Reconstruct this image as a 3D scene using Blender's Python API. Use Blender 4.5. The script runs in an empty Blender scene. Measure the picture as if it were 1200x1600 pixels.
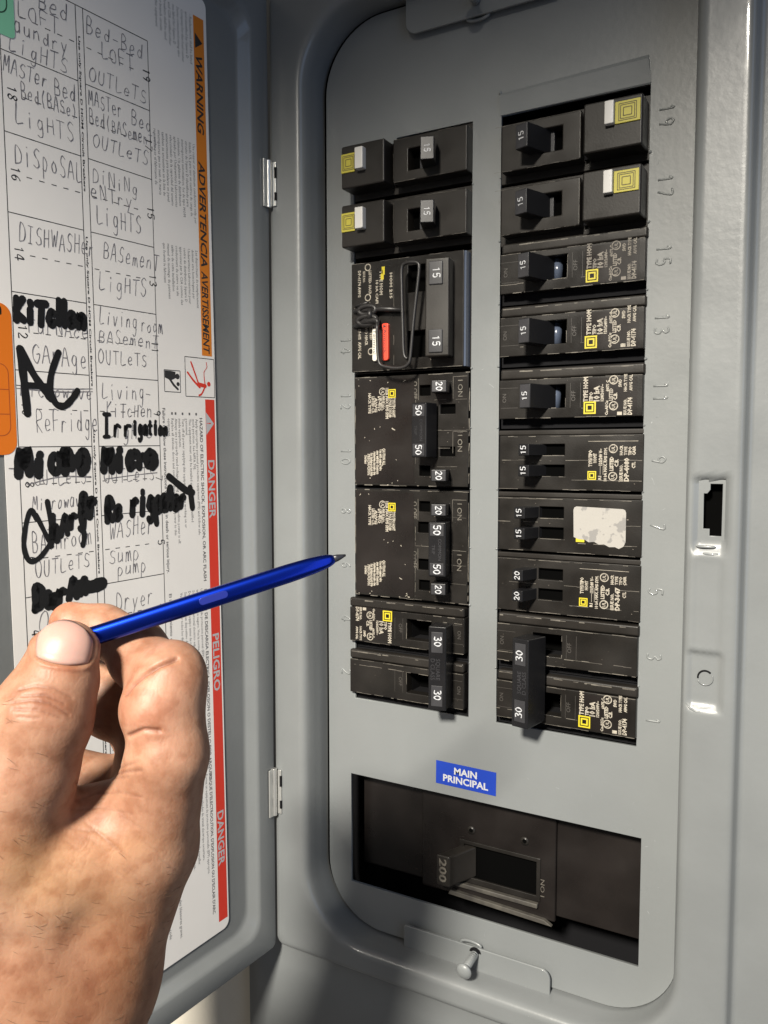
import bpy, bmesh, math, random
import numpy as np
from mathutils import Vector, Matrix

random.seed(7)
rng = np.random.default_rng(7)
I = 0.0254                      # all lengths below are inches, meshes are written in metres
sc = bpy.context.scene
COL = sc.collection

# ------------------------------------------------------------------ camera
CAM = np.array([6.4524, -12.7918, 4.0932])
_y, _p = -0.5188, -0.0698
FWD = np.array([math.sin(_y)*math.cos(_p), math.cos(_y)*math.cos(_p), math.sin(_p)])
RGT = np.array([math.cos(_y), -math.sin(_y), 0.0])
DWN = -np.cross(RGT, FWD)
cd = bpy.data.cameras.new('camera')
cam = bpy.data.objects.new('camera', cd)
COL.objects.link(cam)
m = Matrix.Identity(4)
for i in range(3):
    m[i][0] = RGT[i]; m[i][1] = -DWN[i]; m[i][2] = -FWD[i]; m[i][3] = CAM[i]*I
cam.matrix_world = m
cd.sensor_fit = 'VERTICAL'; cd.sensor_height = 24.0; cd.sensor_width = 18.0
cd.lens = 1289.0/1600.0*24.0
cd.clip_start = 0.01; cd.clip_end = 50
sc.camera = cam

def V(u, v, Z):
    """hand-held things: a point at depth Z (inches) from where the photographer stood"""
    return CAM + RGT*(u-600)/1289.*Z + DWN*(v-800)/1289.*Z + FWD*Z

# ------------------------------------------------------------------ light: a room ceiling lamp behind, a cool fill from the side, warm room
sc.view_settings.view_transform = 'Standard'
sc.view_settings.look = 'None'
sc.view_settings.exposure = 0.0
w = bpy.data.worlds.new('World'); sc.world = w; w.use_nodes = True
bg = w.node_tree.nodes['Background']
bg.inputs[0].default_value = (0.86, 0.81, 0.75, 1); bg.inputs[1].default_value = 0.165

def lamp(kind, name, loc, target, energy, color, **kw):
    ld = bpy.data.lights.new(name, kind); ld.energy = energy; ld.color = color
    for k, v in kw.items(): setattr(ld, k, v)
    o = bpy.data.objects.new(name, ld); COL.objects.link(o)
    o.location = Vector(loc)*I
    d = Vector(target)-Vector(loc)
    o.rotation_euler = d.to_track_quat('-Z', 'Y').to_euler()
    return o
lamp('SPOT', 'ceiling_lamp', (5.0, -42.0, 26.5), (0.9, 0.0, -3.6), 190.0, (1.0, 0.935, 0.82),
     spot_size=math.radians(27.0), spot_blend=0.55, shadow_soft_size=3.2*I)
lamp('AREA', 'cool_side_light', (30.0, -17.0, 9.0), (0, -2, 4.0), 1.15, (0.42, 0.62, 1.0), shape='RECTANGLE', size=16*I, size_y=34*I)

# ------------------------------------------------------------------ materials
def mat(name, color, rough=0.5, metal=0.0, bump=0.0, bscale=300., var=0.0, vscale=40., var_col=None, sss=0.0, coat=0.0, spec=0.5, rvar=0.0, fleck=None):
    ma = bpy.data.materials.new(name); ma.use_nodes = True
    nt = ma.node_tree; b = nt.nodes['Principled BSDF']
    b.inputs['Base Color'].default_value = (*color, 1)
    b.inputs['Roughness'].default_value = rough
    b.inputs['Metallic'].default_value = metal
    b.inputs['Specular IOR Level'].default_value = spec
    b.inputs['Coat Weight'].default_value = coat
    tc = nt.nodes.new('ShaderNodeTexCoord')
    out = None
    if var > 0:
        n = nt.nodes.new('ShaderNodeTexNoise'); n.inputs['Scale'].default_value = vscale; n.inputs['Detail'].default_value = 6
        nt.links.new(tc.outputs['Object'], n.inputs['Vector'])
        r = nt.nodes.new('ShaderNodeValToRGB')
        c2 = var_col or tuple(min(1, c*(1+var)) for c in color)
        c1 = color if var_col else tuple(c*(1-var) for c in color)
        r.color_ramp.elements[0].position = 0.36; r.color_ramp.elements[0].color = (*c1, 1)
        r.color_ramp.elements[1].position = 0.68; r.color_ramp.elements[1].color = (*c2, 1)
        nt.links.new(n.outputs['Fac'], r.inputs['Fac']); out = r.outputs['Color']
    if fleck:
        col, sc_, thr = fleck
        n = nt.nodes.new('ShaderNodeTexNoise'); n.inputs['Scale'].default_value = sc_; n.inputs['Detail'].default_value = 3
        nt.links.new(tc.outputs['Object'], n.inputs['Vector'])
        r = nt.nodes.new('ShaderNodeValToRGB')
        r.color_ramp.elements[0].position = thr; r.color_ramp.elements[1].position = thr+0.035
        nt.links.new(n.outputs['Fac'], r.inputs['Fac'])
        mx = nt.nodes.new('ShaderNodeMix'); mx.data_type = 'RGBA'
        nt.links.new(r.outputs['Color'], mx.inputs[0])
        if out: nt.links.new(out, mx.inputs[6])
        else: mx.inputs[6].default_value = (*color, 1)
        mx.inputs[7].default_value = (*col, 1)
        out = mx.outputs[2]
    if out: nt.links.new(out, b.inputs['Base Color'])
    if rvar > 0:
        n = nt.nodes.new('ShaderNodeTexNoise'); n.inputs['Scale'].default_value = 55; n.inputs['Detail'].default_value = 5
        nt.links.new(tc.outputs['Object'], n.inputs['Vector'])
        mr = nt.nodes.new('ShaderNodeMapRange')
        mr.inputs[1].default_value = 0.3; mr.inputs[2].default_value = 0.7
        mr.inputs[3].default_value = max(0.02, rough-rvar); mr.inputs[4].default_value = rough+rvar
        nt.links.new(n.outputs['Fac'], mr.inputs[0]); nt.links.new(mr.outputs[0], b.inputs['Roughness'])
    if bump > 0:
        n = nt.nodes.new('ShaderNodeTexNoise'); n.inputs['Scale'].default_value = bscale; n.inputs['Detail'].default_value = 3
        nt.links.new(tc.outputs['Object'], n.inputs['Vector'])
        bp = nt.nodes.new('ShaderNodeBump'); bp.inputs['Strength'].default_value = bump; bp.inputs['Distance'].default_value = 0.0004
        nt.links.new(n.outputs['Fac'], bp.inputs['Height']); nt.links.new(bp.outputs[0], b.inputs['Normal'])
    if sss > 0:
        b.inputs['Subsurface Weight'].default_value = sss
        b.inputs['Subsurface Radius'].default_value = (1.0, 0.35, 0.18)
        b.inputs['Subsurface Scale'].default_value = 0.0035
    return ma

M = {}
M['paint'] = mat('grey_enamel', (0.157, 0.167, 0.170), 0.36, coat=0.22, bump=0.11, bscale=420, var=0.05, vscale=16, rvar=0.05)
M['paint_dusty'] = mat('grey_enamel_frame', (0.153, 0.162, 0.165), 0.34, coat=0.25, bump=0.12, bscale=380, var=0.07, vscale=20, rvar=0.05)
M['wall'] = mat('painted_drywall', (0.62, 0.58, 0.50), 0.8, bump=0.4, bscale=500, var=0.04)
M['scratch'] = mat('paint_scratch', (0.26, 0.275, 0.28), 0.5, var=0.4, vscale=300, var_col=(0.10, 0.11, 0.115))
M['dark'] = mat('dark_interior', (0.005, 0.005, 0.006), 0.85, spec=0.15)
M['void'] = mat('black_void', (0.002, 0.002, 0.002), 1.0, spec=0.0)
M['bake'] = mat('brown_black_plastic', (0.0105, 0.0094, 0.0084), 0.34, spec=0.28, bump=0.07, bscale=1600, var=0.30, vscale=60, rvar=0.10, fleck=((0.16, 0.14, 0.12), 700., 0.735))
M['bake2'] = mat('grey_black_plastic', (0.0155, 0.0138, 0.0122), 0.36, spec=0.28, bump=0.06, bscale=1600, var=0.25, vscale=45, rvar=0.10)
M['bake3'] = mat('plum_black_plastic', (0.0095, 0.0078, 0.0072), 0.32, spec=0.28, bump=0.05, bscale=1500, var=0.35, vscale=30, rvar=0.12)
M['worn'] = mat('worn_dusty_edge', (0.13, 0.118, 0.098), 0.6, var=0.5, vscale=250, var_col=(0.045, 0.04, 0.035))
M['ledge'] = mat('dusty_ledge', (0.060, 0.055, 0.046), 0.6, var=0.5, vscale=200, var_col=(0.03, 0.027, 0.024))
M['print_old'] = mat('faded_print', (0.20, 0.18, 0.15), 0.6, var=0.35, vscale=400, var_col=(0.09, 0.08, 0.07))
M['handle'] = mat('black_handle_plastic', (0.008, 0.008, 0.009), 0.30, spec=0.28, bump=0.04, bscale=1500, rvar=0.10)
M['cap'] = mat('charcoal_handle_cap', (0.030, 0.030, 0.033), 0.38, spec=0.28, bump=0.05, bscale=1500, var=0.2, vscale=120)
M['slide'] = mat('dark_blue_slider', (0.06, 0.075, 0.11), 0.22)
M['print'] = mat('cream_print', (0.34, 0.31, 0.255), 0.6, var=0.35, vscale=500, var_col=(0.20, 0.18, 0.15))
M['print_dim'] = mat('dim_embossing', (0.042, 0.038, 0.034), 0.5)
M['white_print'] = mat('white_print', (0.40, 0.41, 0.43), 0.5)
M['yellow'] = mat('yellow_print', (0.43, 0.36, 0.012), 0.5)
M['yellow_dull'] = mat('olive_yellow_button', (0.40, 0.35, 0.04), 0.5, bump=0.1)
M['olive_line'] = mat('olive_groove', (0.10, 0.085, 0.02), 0.6)
M['white_plastic'] = mat('white_test_button', (0.50, 0.49, 0.47), 0.35)
M['paper'] = mat('white_label_paper', (0.72, 0.70, 0.68), 0.55, bump=0.05, bscale=200, var=0.02, vscale=30)
M['ink'] = mat('black_ink', (0.02, 0.02, 0.022), 0.6)
M['fine'] = mat('grey_fine_print', (0.09, 0.09, 0.095), 0.6)
M['pen_ink'] = mat('ballpoint_ink', (0.085, 0.08, 0.095), 0.55, var=0.4, vscale=500, var_col=(0.26, 0.25, 0.26))
M['marker'] = mat('marker_ink', (0.006, 0.006, 0.007), 0.42)
M['orange'] = mat('orange_band', (0.62, 0.19, 0.015), 0.5)
M['red'] = mat('red_band', (0.58, 0.035, 0.018), 0.5)
M['orange_st'] = mat('orange_sticker_film', (0.62, 0.150, 0.008), 0.45)
M['green_st'] = mat('green_sticker_film', (0.20, 0.52, 0.34), 0.45)
M['line_brown'] = mat('brown_line', (0.30, 0.05, 0.01), 0.6)
M['line_green'] = mat('green_line', (0.02, 0.07, 0.04), 0.6)
M['blue'] = mat('blue_label_film', (0.007, 0.034, 0.29), 0.42, bump=0.08, bscale=400)
M['zinc'] = mat('bright_hinge_metal', (0.62, 0.62, 0.60), 0.30, metal=0.75, bump=0.06)
M['sticker_white'] = mat('scuffed_white_paper', (0.275, 0.265, 0.248), 0.75, fleck=((0.185, 0.18, 0.175), 170., 0.56), spec=0.25, bump=0.2)
M['red_tag'] = mat('red_tag_plastic', (0.66, 0.06, 0.03), 0.4)
M['cream_tag'] = mat('cream_tag_plastic', (0.62, 0.60, 0.53), 0.5)
M['rubber'] = mat('black_coated_wire', (0.014, 0.013, 0.013), 0.42, bump=0.05)
M['pen'] = mat('blue_metallic_pen', (0.007, 0.034, 0.44), 0.25, metal=1.0, coat=0.25)
M['pen_btn'] = mat('blue_pen_button', (0.012, 0.022, 0.20), 0.34, metal=0.45)
M['nib'] = mat('dark_pen_nib', (0.012, 0.012, 0.016), 0.40)
M['nail'] = mat('fingernail', (0.36, 0.215, 0.180), 0.42, bump=0.10, bscale=350, var=0.10, sss=0.15, spec=0.3)

def skin_material():
    ma = mat('skin', (0.56, 0.30, 0.17), 0.52, sss=0.30, spec=0.32)
    nt = ma.node_tree; b = nt.nodes['Principled BSDF']
    tc = nt.nodes.new('ShaderNodeTexCoord')
    n1 = nt.nodes.new('ShaderNodeTexNoise'); n1.inputs['Scale'].default_value = 70; n1.inputs['Detail'].default_value = 7
    n2 = nt.nodes.new('ShaderNodeTexNoise'); n2.inputs['Scale'].default_value = 260; n2.inputs['Detail'].default_value = 5
    r = nt.nodes.new('ShaderNodeValToRGB')
    r.color_ramp.elements[0].position = .30; r.color_ramp.elements[0].color = (0.240, 0.118, 0.072, 1)
    r.color_ramp.elements[1].position = .70; r.color_ramp.elements[1].color = (0.350, 0.202, 0.134, 1)
    mx = nt.nodes.new('ShaderNodeMix'); mx.data_type = 'RGBA'; mx.blend_type = 'MULTIPLY'
    r2 = nt.nodes.new('ShaderNodeValToRGB')
    r2.color_ramp.elements[0].position = .33; r2.color_ramp.elements[0].color = (0.74, 0.62, 0.55, 1)
    r2.color_ramp.elements[1].position = .56; r2.color_ramp.elements[1].color = (1, 1, 1, 1)
    for n in (n1, n2): nt.links.new(tc.outputs['Object'], n.inputs['Vector'])
    nt.links.new(n1.outputs['Fac'], r.inputs['Fac']); nt.links.new(n2.outputs['Fac'], r2.inputs['Fac'])
    mx.inputs[0].default_value = 0.8
    nt.links.new(r.outputs['Color'], mx.inputs[6]); nt.links.new(r2.outputs['Color'], mx.inputs[7])
    # per-vertex tone: knuckle skin, redder pads, painted shade in creases and on wrist
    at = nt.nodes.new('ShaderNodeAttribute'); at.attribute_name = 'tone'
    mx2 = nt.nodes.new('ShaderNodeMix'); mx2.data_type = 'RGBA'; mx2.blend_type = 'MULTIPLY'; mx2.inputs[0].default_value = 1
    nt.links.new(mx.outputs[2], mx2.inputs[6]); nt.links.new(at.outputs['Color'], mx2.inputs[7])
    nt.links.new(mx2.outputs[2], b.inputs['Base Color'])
    vo = nt.nodes.new('ShaderNodeTexVoronoi'); vo.inputs['Scale'].default_value = 1300
    nb = nt.nodes.new('ShaderNodeTexNoise'); nb.inputs['Scale'].default_value = 800; nb.inputs['Detail'].default_value = 5
    wv = nt.nodes.new('ShaderNodeTexWave'); wv.inputs['Scale'].default_value = 260; wv.inputs['Distortion'].default_value = 14; wv.inputs['Detail'].default_value = 3
    for n in (vo, nb, wv): nt.links.new(tc.outputs['Object'], n.inputs['Vector'])
    a1 = nt.nodes.new('ShaderNodeMath'); a1.operation = 'MULTIPLY_ADD'; a1.inputs[1].default_value = 0.5
    a2 = nt.nodes.new('ShaderNodeMath'); a2.operation = 'MULTIPLY_ADD'; a2.inputs[1].default_value = 0.35
    nt.links.new(vo.outputs['Distance'], a1.inputs[0]); nt.links.new(nb.outputs['Fac'], a1.inputs[2])
    nt.links.new(wv.outputs['Fac'], a2.inputs[0]); nt.links.new(a1.outputs[0], a2.inputs[2])
    bp = nt.nodes.new('ShaderNodeBump'); bp.inputs['Strength'].default_value = 0.30; bp.inputs['Distance'].default_value = 0.00014
    nt.links.new(a2.outputs[0], bp.inputs['Height']); nt.links.new(bp.outputs[0], b.inputs['Normal'])
    b.inputs['Subsurface Radius'].default_value = (1.0, 0.3, 0.15)
    return ma
M['skin'] = skin_material()
M['hair'] = mat('dark_hair', (0.10, 0.055, 0.03), 0.5)

# ------------------------------------------------------------------ mesh helpers
class MB:
    def __init__(s): s.v = []; s.f = []
    def add(s, vs, fs):
        o = len(s.v); s.v.extend([tuple(map(float, a)) for a in vs]); s.f.extend([tuple(i+o for i in f) for f in fs]); return s
    def box(s, x0, x1, y0, y1, z0, z1):
        vs = [(x, y, z) for x in (x0, x1) for y in (y0, y1) for z in (z0, z1)]
        return s.add(vs, [(0, 1, 3, 2), (4, 6, 7, 5), (0, 4, 5, 1), (2, 3, 7, 6), (0, 2, 6, 4), (1, 5, 7, 3)])
    def prism(s, prof, y0, y1):
        """prof: list of (x,z) counter-clockwise; extruded y0..y1"""
        n = len(prof)
        vs = [(x, y0, z) for x, z in prof] + [(x, y1, z) for x, z in prof]
        return s.add(vs, [tuple(range(n)), tuple(range(2*n-1, n-1, -1))] + [(i, i+n, (i+1) % n+n, (i+1) % n) for i in range(n)])
    def slab(s, x0, x1, z0, z1, y0, y1, holes=()):
        """plate (front y0, back y1) with rectangular holes (hx0,hx1,hz0,hz1)"""
        xs = sorted({x0, x1, *[h[0] for h in holes], *[h[1] for h in holes]}); zs = sorted({z0, z1, *[h[2] for h in holes], *[h[3] for h in holes]})
        idx = {}
        def vid(i, j, k):
            if (i, j, k) not in idx:
                idx[(i, j, k)] = len(s.v); s.v.append((xs[i], (y0, y1)[k], zs[j]))
            return idx[(i, j, k)]
        full = {}
        for i in range(len(xs)-1):
            for j in range(len(zs)-1):
                cx, cz = (xs[i]+xs[i+1])/2, (zs[j]+zs[j+1])/2
                full[(i, j)] = not any(h[0] < cx < h[1] and h[2] < cz < h[3] for h in holes)
        for (i, j), ok in full.items():
            if not ok: continue
            s.f.append((vid(i, j, 0), vid(i+1, j, 0), vid(i+1, j+1, 0), vid(i, j+1, 0)))
            s.f.append((vid(i, j, 1), vid(i, j+1, 1), vid(i+1, j+1, 1), vid(i+1, j, 1)))
            if not full.get((i-1, j)): s.f.append((vid(i, j, 0), vid(i, j+1, 0), vid(i, j+1, 1), vid(i, j, 1)))
            if not full.get((i+1, j)): s.f.append((vid(i+1, j, 0), vid(i+1, j, 1), vid(i+1, j+1, 1), vid(i+1, j+1, 0)))
            if not full.get((i, j-1)): s.f.append((vid(i, j, 0), vid(i, j, 1), vid(i+1, j, 1), vid(i+1, j, 0)))
            if not full.get((i, j+1)): s.f.append((vid(i, j+1, 0), vid(i+1, j+1, 0), vid(i+1, j+1, 1), vid(i, j+1, 1)))
        return s
    def tube(s, pts, r, n=8, closed=False):
        pts = [np.array(p, float) for p in pts]; rs = r if hasattr(r, '__len__') else [r]*len(pts)
        o = len(s.v); N = len(pts)
        prev = None
        for i, p in enumerate(pts):
            a = pts[(i-1) % N] if (i > 0 or closed) else p; b = pts[(i+1) % N] if (i < N-1 or closed) else p
            t = b-a; t /= np.linalg.norm(t)+1e-12
            if prev is None:
                up = np.array([0, 0, 1.]) if abs(t[2]) < .9 else np.array([1., 0, 0])
                e1 = np.cross(t, up)
            else: e1 = prev - t*np.dot(prev, t)
            e1 /= np.linalg.norm(e1)+1e-12; prev = e1; e2 = np.cross(t, e1)
            for k in range(n):
                q = p + rs[i]*(math.cos(2*math.pi*k/n)*e1 + math.sin(2*math.pi*k/n)*e2); s.v.append(tuple(q))
        for i in range(N if closed else N-1):
            for k in range(n):
                j = (i+1) % N
                s.f.append((o+i*n+k, o+i*n+(k+1) % n, o+j*n+(k+1) % n, o+j*n+k))
        if not closed:
            s.f.append(tuple(o+k for k in range(n-1, -1, -1))); s.f.append(tuple(o+(N-1)*n+k for k in range(n)))
        return s
    def xf(s, fn):
        s.v = [tuple(fn(*p)) for p in s.v]; return s
    def mesh(s, name):
        me = bpy.data.meshes.new(name)
        me.from_pydata([(x*I, y*I, z*I) for x, y, z in s.v], [], s.f); me.update()
        return me

def fixnormals(me):
    bm = bmesh.new(); bm.from_mesh(me); bmesh.ops.recalc_face_normals(bm, faces=bm.faces); bm.to_mesh(me); bm.free()

def obj(name, mb, m, parent=None, bevel=0.0, smooth=False, kind=None, segs=2, fix=True):
    me = mb.mesh(name) if isinstance(mb, MB) else mb
    if fix: fixnormals(me)
    if not me.materials: me.materials.append(M[m] if isinstance(m, str) else m)
    o = bpy.data.objects.new(name, me); COL.objects.link(o)
    if parent: o.parent = parent
    if smooth:
        me.shade_smooth()
    if bevel > 0:
        md = o.modifiers.new('bevel', 'BEVEL'); md.width = bevel*I; md.segments = segs; md.limit_method = 'ANGLE'; md.angle_limit = math.radians(40)
        me.shade_smooth()
        md2 = o.modifiers.new('wn', 'WEIGHTED_NORMAL'); md2.keep_sharp = False
    if kind: o['kind'] = kind
    return o
def thing(name, label, cat, loc=(0, 0, 0), rot=(0, 0, 0), group=None):
    o = bpy.data.objects.new(name, None); o.empty_display_size = 0.01; COL.objects.link(o)
    o.location = Vector(loc)*I; o.rotation_euler = rot
    return tag(o, label, cat, group)
def tag(o, label, cat, group=None):
    o['label'] = label; o['category'] = cat
    if group: o['group'] = group
    return o

# ------------------------------------------------------------------ lettering
_tc = {}
def text_geo(body, bold=0.0, shear=0.0, res=2):
    key = (body, bold, shear, res)
    if key in _tc: return _tc[key]
    cu = bpy.data.curves.new('t', 'FONT'); cu.body = body; cu.size = 1.0; cu.resolution_u = res; cu.offset = bold; cu.shear = shear
    o = bpy.data.objects.new('t', cu); COL.objects.link(o)
    dg = bpy.context.evaluated_depsgraph_get()
    me = bpy.data.meshes.new_from_object(o.evaluated_get(dg))
    n = len(me.vertices); a = np.empty(n*3); me.vertices.foreach_get('co', a); a = a.reshape(-1, 3)[:, :2].copy()
    fs = [tuple(p.vertices) for p in me.polygons]
    bpy.data.objects.remove(o); bpy.data.curves.remove(cu); bpy.data.meshes.remove(me)
    if n: a[:, 0] -= a[:, 0].min()
    _tc[key] = (a, fs); return _tc[key]
def put_text(mb, plane, body, x, y, h, ang=0., length=None, bold=0.0, off=0.003, shear=0.0, center=False, sx=1.0, res=2):
    """cap height h (inches) at (x,y) on a plane function plane(a,b,lift)->xyz, turned ang degrees"""
    a, fs = text_geo(body, bold, shear, res)
    if not len(a): return
    s = h/0.69; q = a*s; q = q*[sx, 1]
    L = q[:, 0].max()
    if length: q[:, 0] *= length/L; L = length
    if center: q[:, 0] -= L/2
    c, t = math.cos(math.radians(ang)), math.sin(math.radians(ang))
    X = x + q[:, 0]*c - q[:, 1]*t; Y = y + q[:, 0]*t + q[:, 1]*c
    mb.add([plane(i, j, off) for i, j in zip(X, Y)], fs)

G = {  # single-stroke alphabet, box 0..1 x 0..1 (descenders below 0)
'A': [[(0,0),(.45,1),(.9,0)],[(.2,.4),(.75,.4)]], 'B': [[(.1,0),(.1,1),(.6,.95),(.7,.75),(.55,.55),(.1,.52),(.7,.45),(.8,.2),(.6,.02),(.1,0)]],
'C': [[(.85,.85),(.5,1),(.15,.75),(.05,.4),(.25,.05),(.6,0),(.9,.2)]], 'D': [[(.1,0),(.12,1),(.6,.9),(.85,.55),(.7,.15),(.1,0)]],
'E': [[(.8,1),(.1,1),(.1,0),(.85,0)],[(.1,.5),(.7,.52)]], 'F': [[(.9,1),(.1,.97),(.1,0)],[(.1,.5),(.7,.53)]],
'G': [[(.85,.85),(.5,1),(.1,.7),(.1,.25),(.5,0),(.85,.2),(.85,.45),(.5,.45)]], 'H': [[(.1,0),(.1,1)],[(.8,0),(.8,1)],[(.1,.5),(.8,.53)]],
'I': [[(.4,0),(.4,1)],[(.1,1),(.7,1)],[(.1,0),(.7,0)]], 'K': [[(.1,0),(.1,1)],[(.8,1),(.1,.45),(.85,0)]],
'L': [[(.15,1),(.12,0),(.85,.05)]], 'M': [[(0,0),(.15,1),(.45,.35),(.75,1),(.9,0)]], 'N': [[(.1,0),(.1,1),(.8,0),(.8,1)]],
'O': [[(.45,1),(.1,.8),(.05,.35),(.35,0),(.75,.1),(.85,.6),(.65,.95),(.45,1)]], 'P': [[(.1,0),(.12,1),(.7,.92),(.8,.7),(.6,.5),(.1,.45)]],
'R': [[(.1,0),(.12,1),(.7,.92),(.75,.65),(.1,.48),(.85,0)]], 'S': [[(.85,.88),(.5,1),(.2,.8),(.35,.55),(.7,.42),(.8,.15),(.45,0),(.1,.12)]],
'T': [[(0,.98),(.95,1)],[(.48,1),(.45,0)]], 'U': [[(.1,1),(.08,.3),(.35,0),(.7,.1),(.8,1)]], 'W': [[(0,1),(.2,0),(.45,.7),(.7,0),(.95,1)]],
'a': [[(.7,.55),(.35,.6),(.1,.3),(.3,0),(.65,.15),(.72,.6),(.75,0)]], 'c': [[(.75,.5),(.4,.62),(.12,.3),(.4,0),(.8,.1)]],
'd': [[(.65,.4),(.35,.55),(.1,.25),(.35,0),(.65,.15),(.7,1),(.72,0)]], 'e': [[(.1,.3),(.7,.35),(.6,.6),(.3,.6),(.1,.3),(.3,0),(.75,.08)]],
'g': [[(.7,.55),(.35,.6),(.15,.3),(.4,.05),(.7,.25),(.72,.6),(.7,-.25),(.4,-.42),(.15,-.3)]], 'h': [[(.1,1),(.1,0),(.2,.45),(.55,.5),(.7,0)]],
'i': [[(.4,.6),(.4,0)],[(.4,.83),(.43,.88)]], 'm': [[(.05,0),(.08,.6),(.12,.45),(.3,.6),(.42,0),(.45,.45),(.65,.6),(.85,0)]],
'n': [[(.1,0),(.12,.6),(.2,.45),(.5,.6),(.7,.4),(.72,0)]], 'o': [[(.4,.6),(.1,.35),(.3,0),(.7,.15),(.65,.5),(.4,.6)]],
'p': [[(.1,-.35),(.12,.6),(.5,.6),(.7,.3),(.4,0),(.12,.1)]], 'r': [[(.1,0),(.15,.6),(.15,.4),(.4,.6),(.7,.55)]],
's': [[(.7,.55),(.3,.6),(.25,.38),(.65,.25),(.55,0),(.1,.05)]], 't': [[(.35,.9),(.35,.1),(.6,0)],[(.1,.6),(.65,.6)]],
'u': [[(.1,.6),(.12,.1),(.4,0),(.7,.2),(.72,.6),(.75,0)]], 'v': [[(.1,.6),(.4,0),(.75,.6)]], 'w': [[(.05,.6),(.2,0),(.42,.5),(.65,0),(.85,.6)]],
'y': [[(.1,.6),(.4,.05)],[(.8,.6),(.2,-.4)]], '-': [[(.1,.42),(.75,.45)]], '(': [[(.6,1.05),(.3,.5),(.55,-.1)]], ')': [[(.2,1.05),(.5,.5),(.25,-.1)]],
'1': [[(.2,.8),(.45,1),(.45,0)]], '2': [[(.1,.8),(.4,1),(.75,.8),(.6,.45),(.1,0),(.85,0)]], '3': [[(.1,.95),(.6,1),(.75,.75),(.4,.55),(.8,.35),(.65,.02),(.1,.05)]],
'4': [[(.6,0),(.6,1),(.05,.3),(.9,.3)]], '5': [[(.8,1),(.2,1),(.15,.55),(.6,.6),(.8,.3),(.55,0),(.1,.08)]], '6': [[(.7,.95),(.3,.75),(.1,.3),(.4,0),(.75,.2),(.65,.5),(.15,.4)]],
'7': [[(.1,1),(.85,1),(.35,0)]], '8': [[(.45,.52),(.15,.75),(.45,1),(.75,.78),(.1,.25),(.45,0),(.8,.25),(.45,.52)]], '9': [[(.8,.6),(.4,.5),(.12,.75),(.4,1),(.78,.85),(.8,.6),(.6,0)]],
'0': [[(.45,1),(.1,.7),(.1,.3),(.45,0),(.8,.3),(.8,.7),(.45,1)]], ' ': []}

def smooth_poly(p, k=4):
    p = [np.array(q, float) for q in p]
    if len(p) < 3: return p
    out = []
    P = [2*p[0]-p[1]]+p+[2*p[-1]-p[-2]]
    for i in range(1, len(P)-2):
        for j in range(k):
            t = j/k
            out.append(.5*((2*P[i])+(-P[i-1]+P[i+1])*t+(2*P[i-1]-5*P[i]+4*P[i+1]-P[i+2])*t*t+(-P[i-1]+3*P[i]-3*P[i+1]+P[i+2])*t**3))
    out.append(p[-1]); return out
_lift = [0]
def ribbon(mb, plane, pts, wd, off=0.005, rough=0.12):
    """flat pen stroke with round ends"""
    pts = [np.array(p, float) for p in pts]
    _lift[0] = (_lift[0]+1) % 40; off += _lift[0]*0.00006
    L = []; R = []; ph = random.uniform(0, 6)
    for i, p in enumerate(pts):
        t = pts[min(i+1, len(pts)-1)]-pts[max(i-1, 0)]; t /= np.linalg.norm(t)+1e-9
        n = np.array([-t[1], t[0]]); h = wd/2*(1+random.uniform(-rough, rough)+(.28*math.sin(i*.55+ph) if wd < .02 else .06*math.sin(i*.8+ph)))
        L.append(p+n*h); R.append(p-n*h)
    t0 = pts[0]-pts[1]; t0 /= np.linalg.norm(t0)+1e-9; t1 = pts[-1]-pts[-2]; t1 /= np.linalg.norm(t1)+1e-9
    def capr(c, t):
        a0 = math.atan2(t[1], t[0])
        return [c+wd/2*np.array([math.cos(a0+a), math.sin(a0+a)]) for a in np.linspace(-math.pi/2, math.pi/2, 6)]
    o = len(mb.v); n = len(pts)
    for a, b in zip(L, R): mb.v.append(plane(a[0], a[1], off)); mb.v.append(plane(b[0], b[1], off))
    for i in range(n-1): mb.f.append((o+2*i, o+2*i+2, o+2*i+3, o+2*i+1))
    for c, t in ((pts[0], t0), (pts[-1], t1)):
        cp = capr(c, t); o2 = len(mb.v)
        for q in cp: mb.v.append(plane(q[0], q[1], off+0.00001))
        mb.f.append(tuple(range(o2, o2+len(cp))))
def write(mb, plane, s, x0, x1, y, h, wd=0.016, slant=0.05, jit=0.06, off=0.006, rise=0.0, k=5):
    adv = (x1-x0)/max(1, len(s)); cw = adv*0.80
    for i, ch in enumerate(s):
        by = y + rise*i/max(1, len(s)-1) + random.uniform(-jit, jit)*h*.6; hh = h*(1+random.uniform(-jit, jit)*1.5)
        for st in G.get(ch, []):
            pts = [((x0+i*adv+px*cw+slant*py*h+random.uniform(-jit, jit)*cw*.5), (by+py*hh+random.uniform(-jit, jit)*h*.35)) for px, py in st]
            ribbon(mb, plane, smooth_poly(pts, k), wd*random.uniform(.85, 1.12), off, rough=.05)

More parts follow.
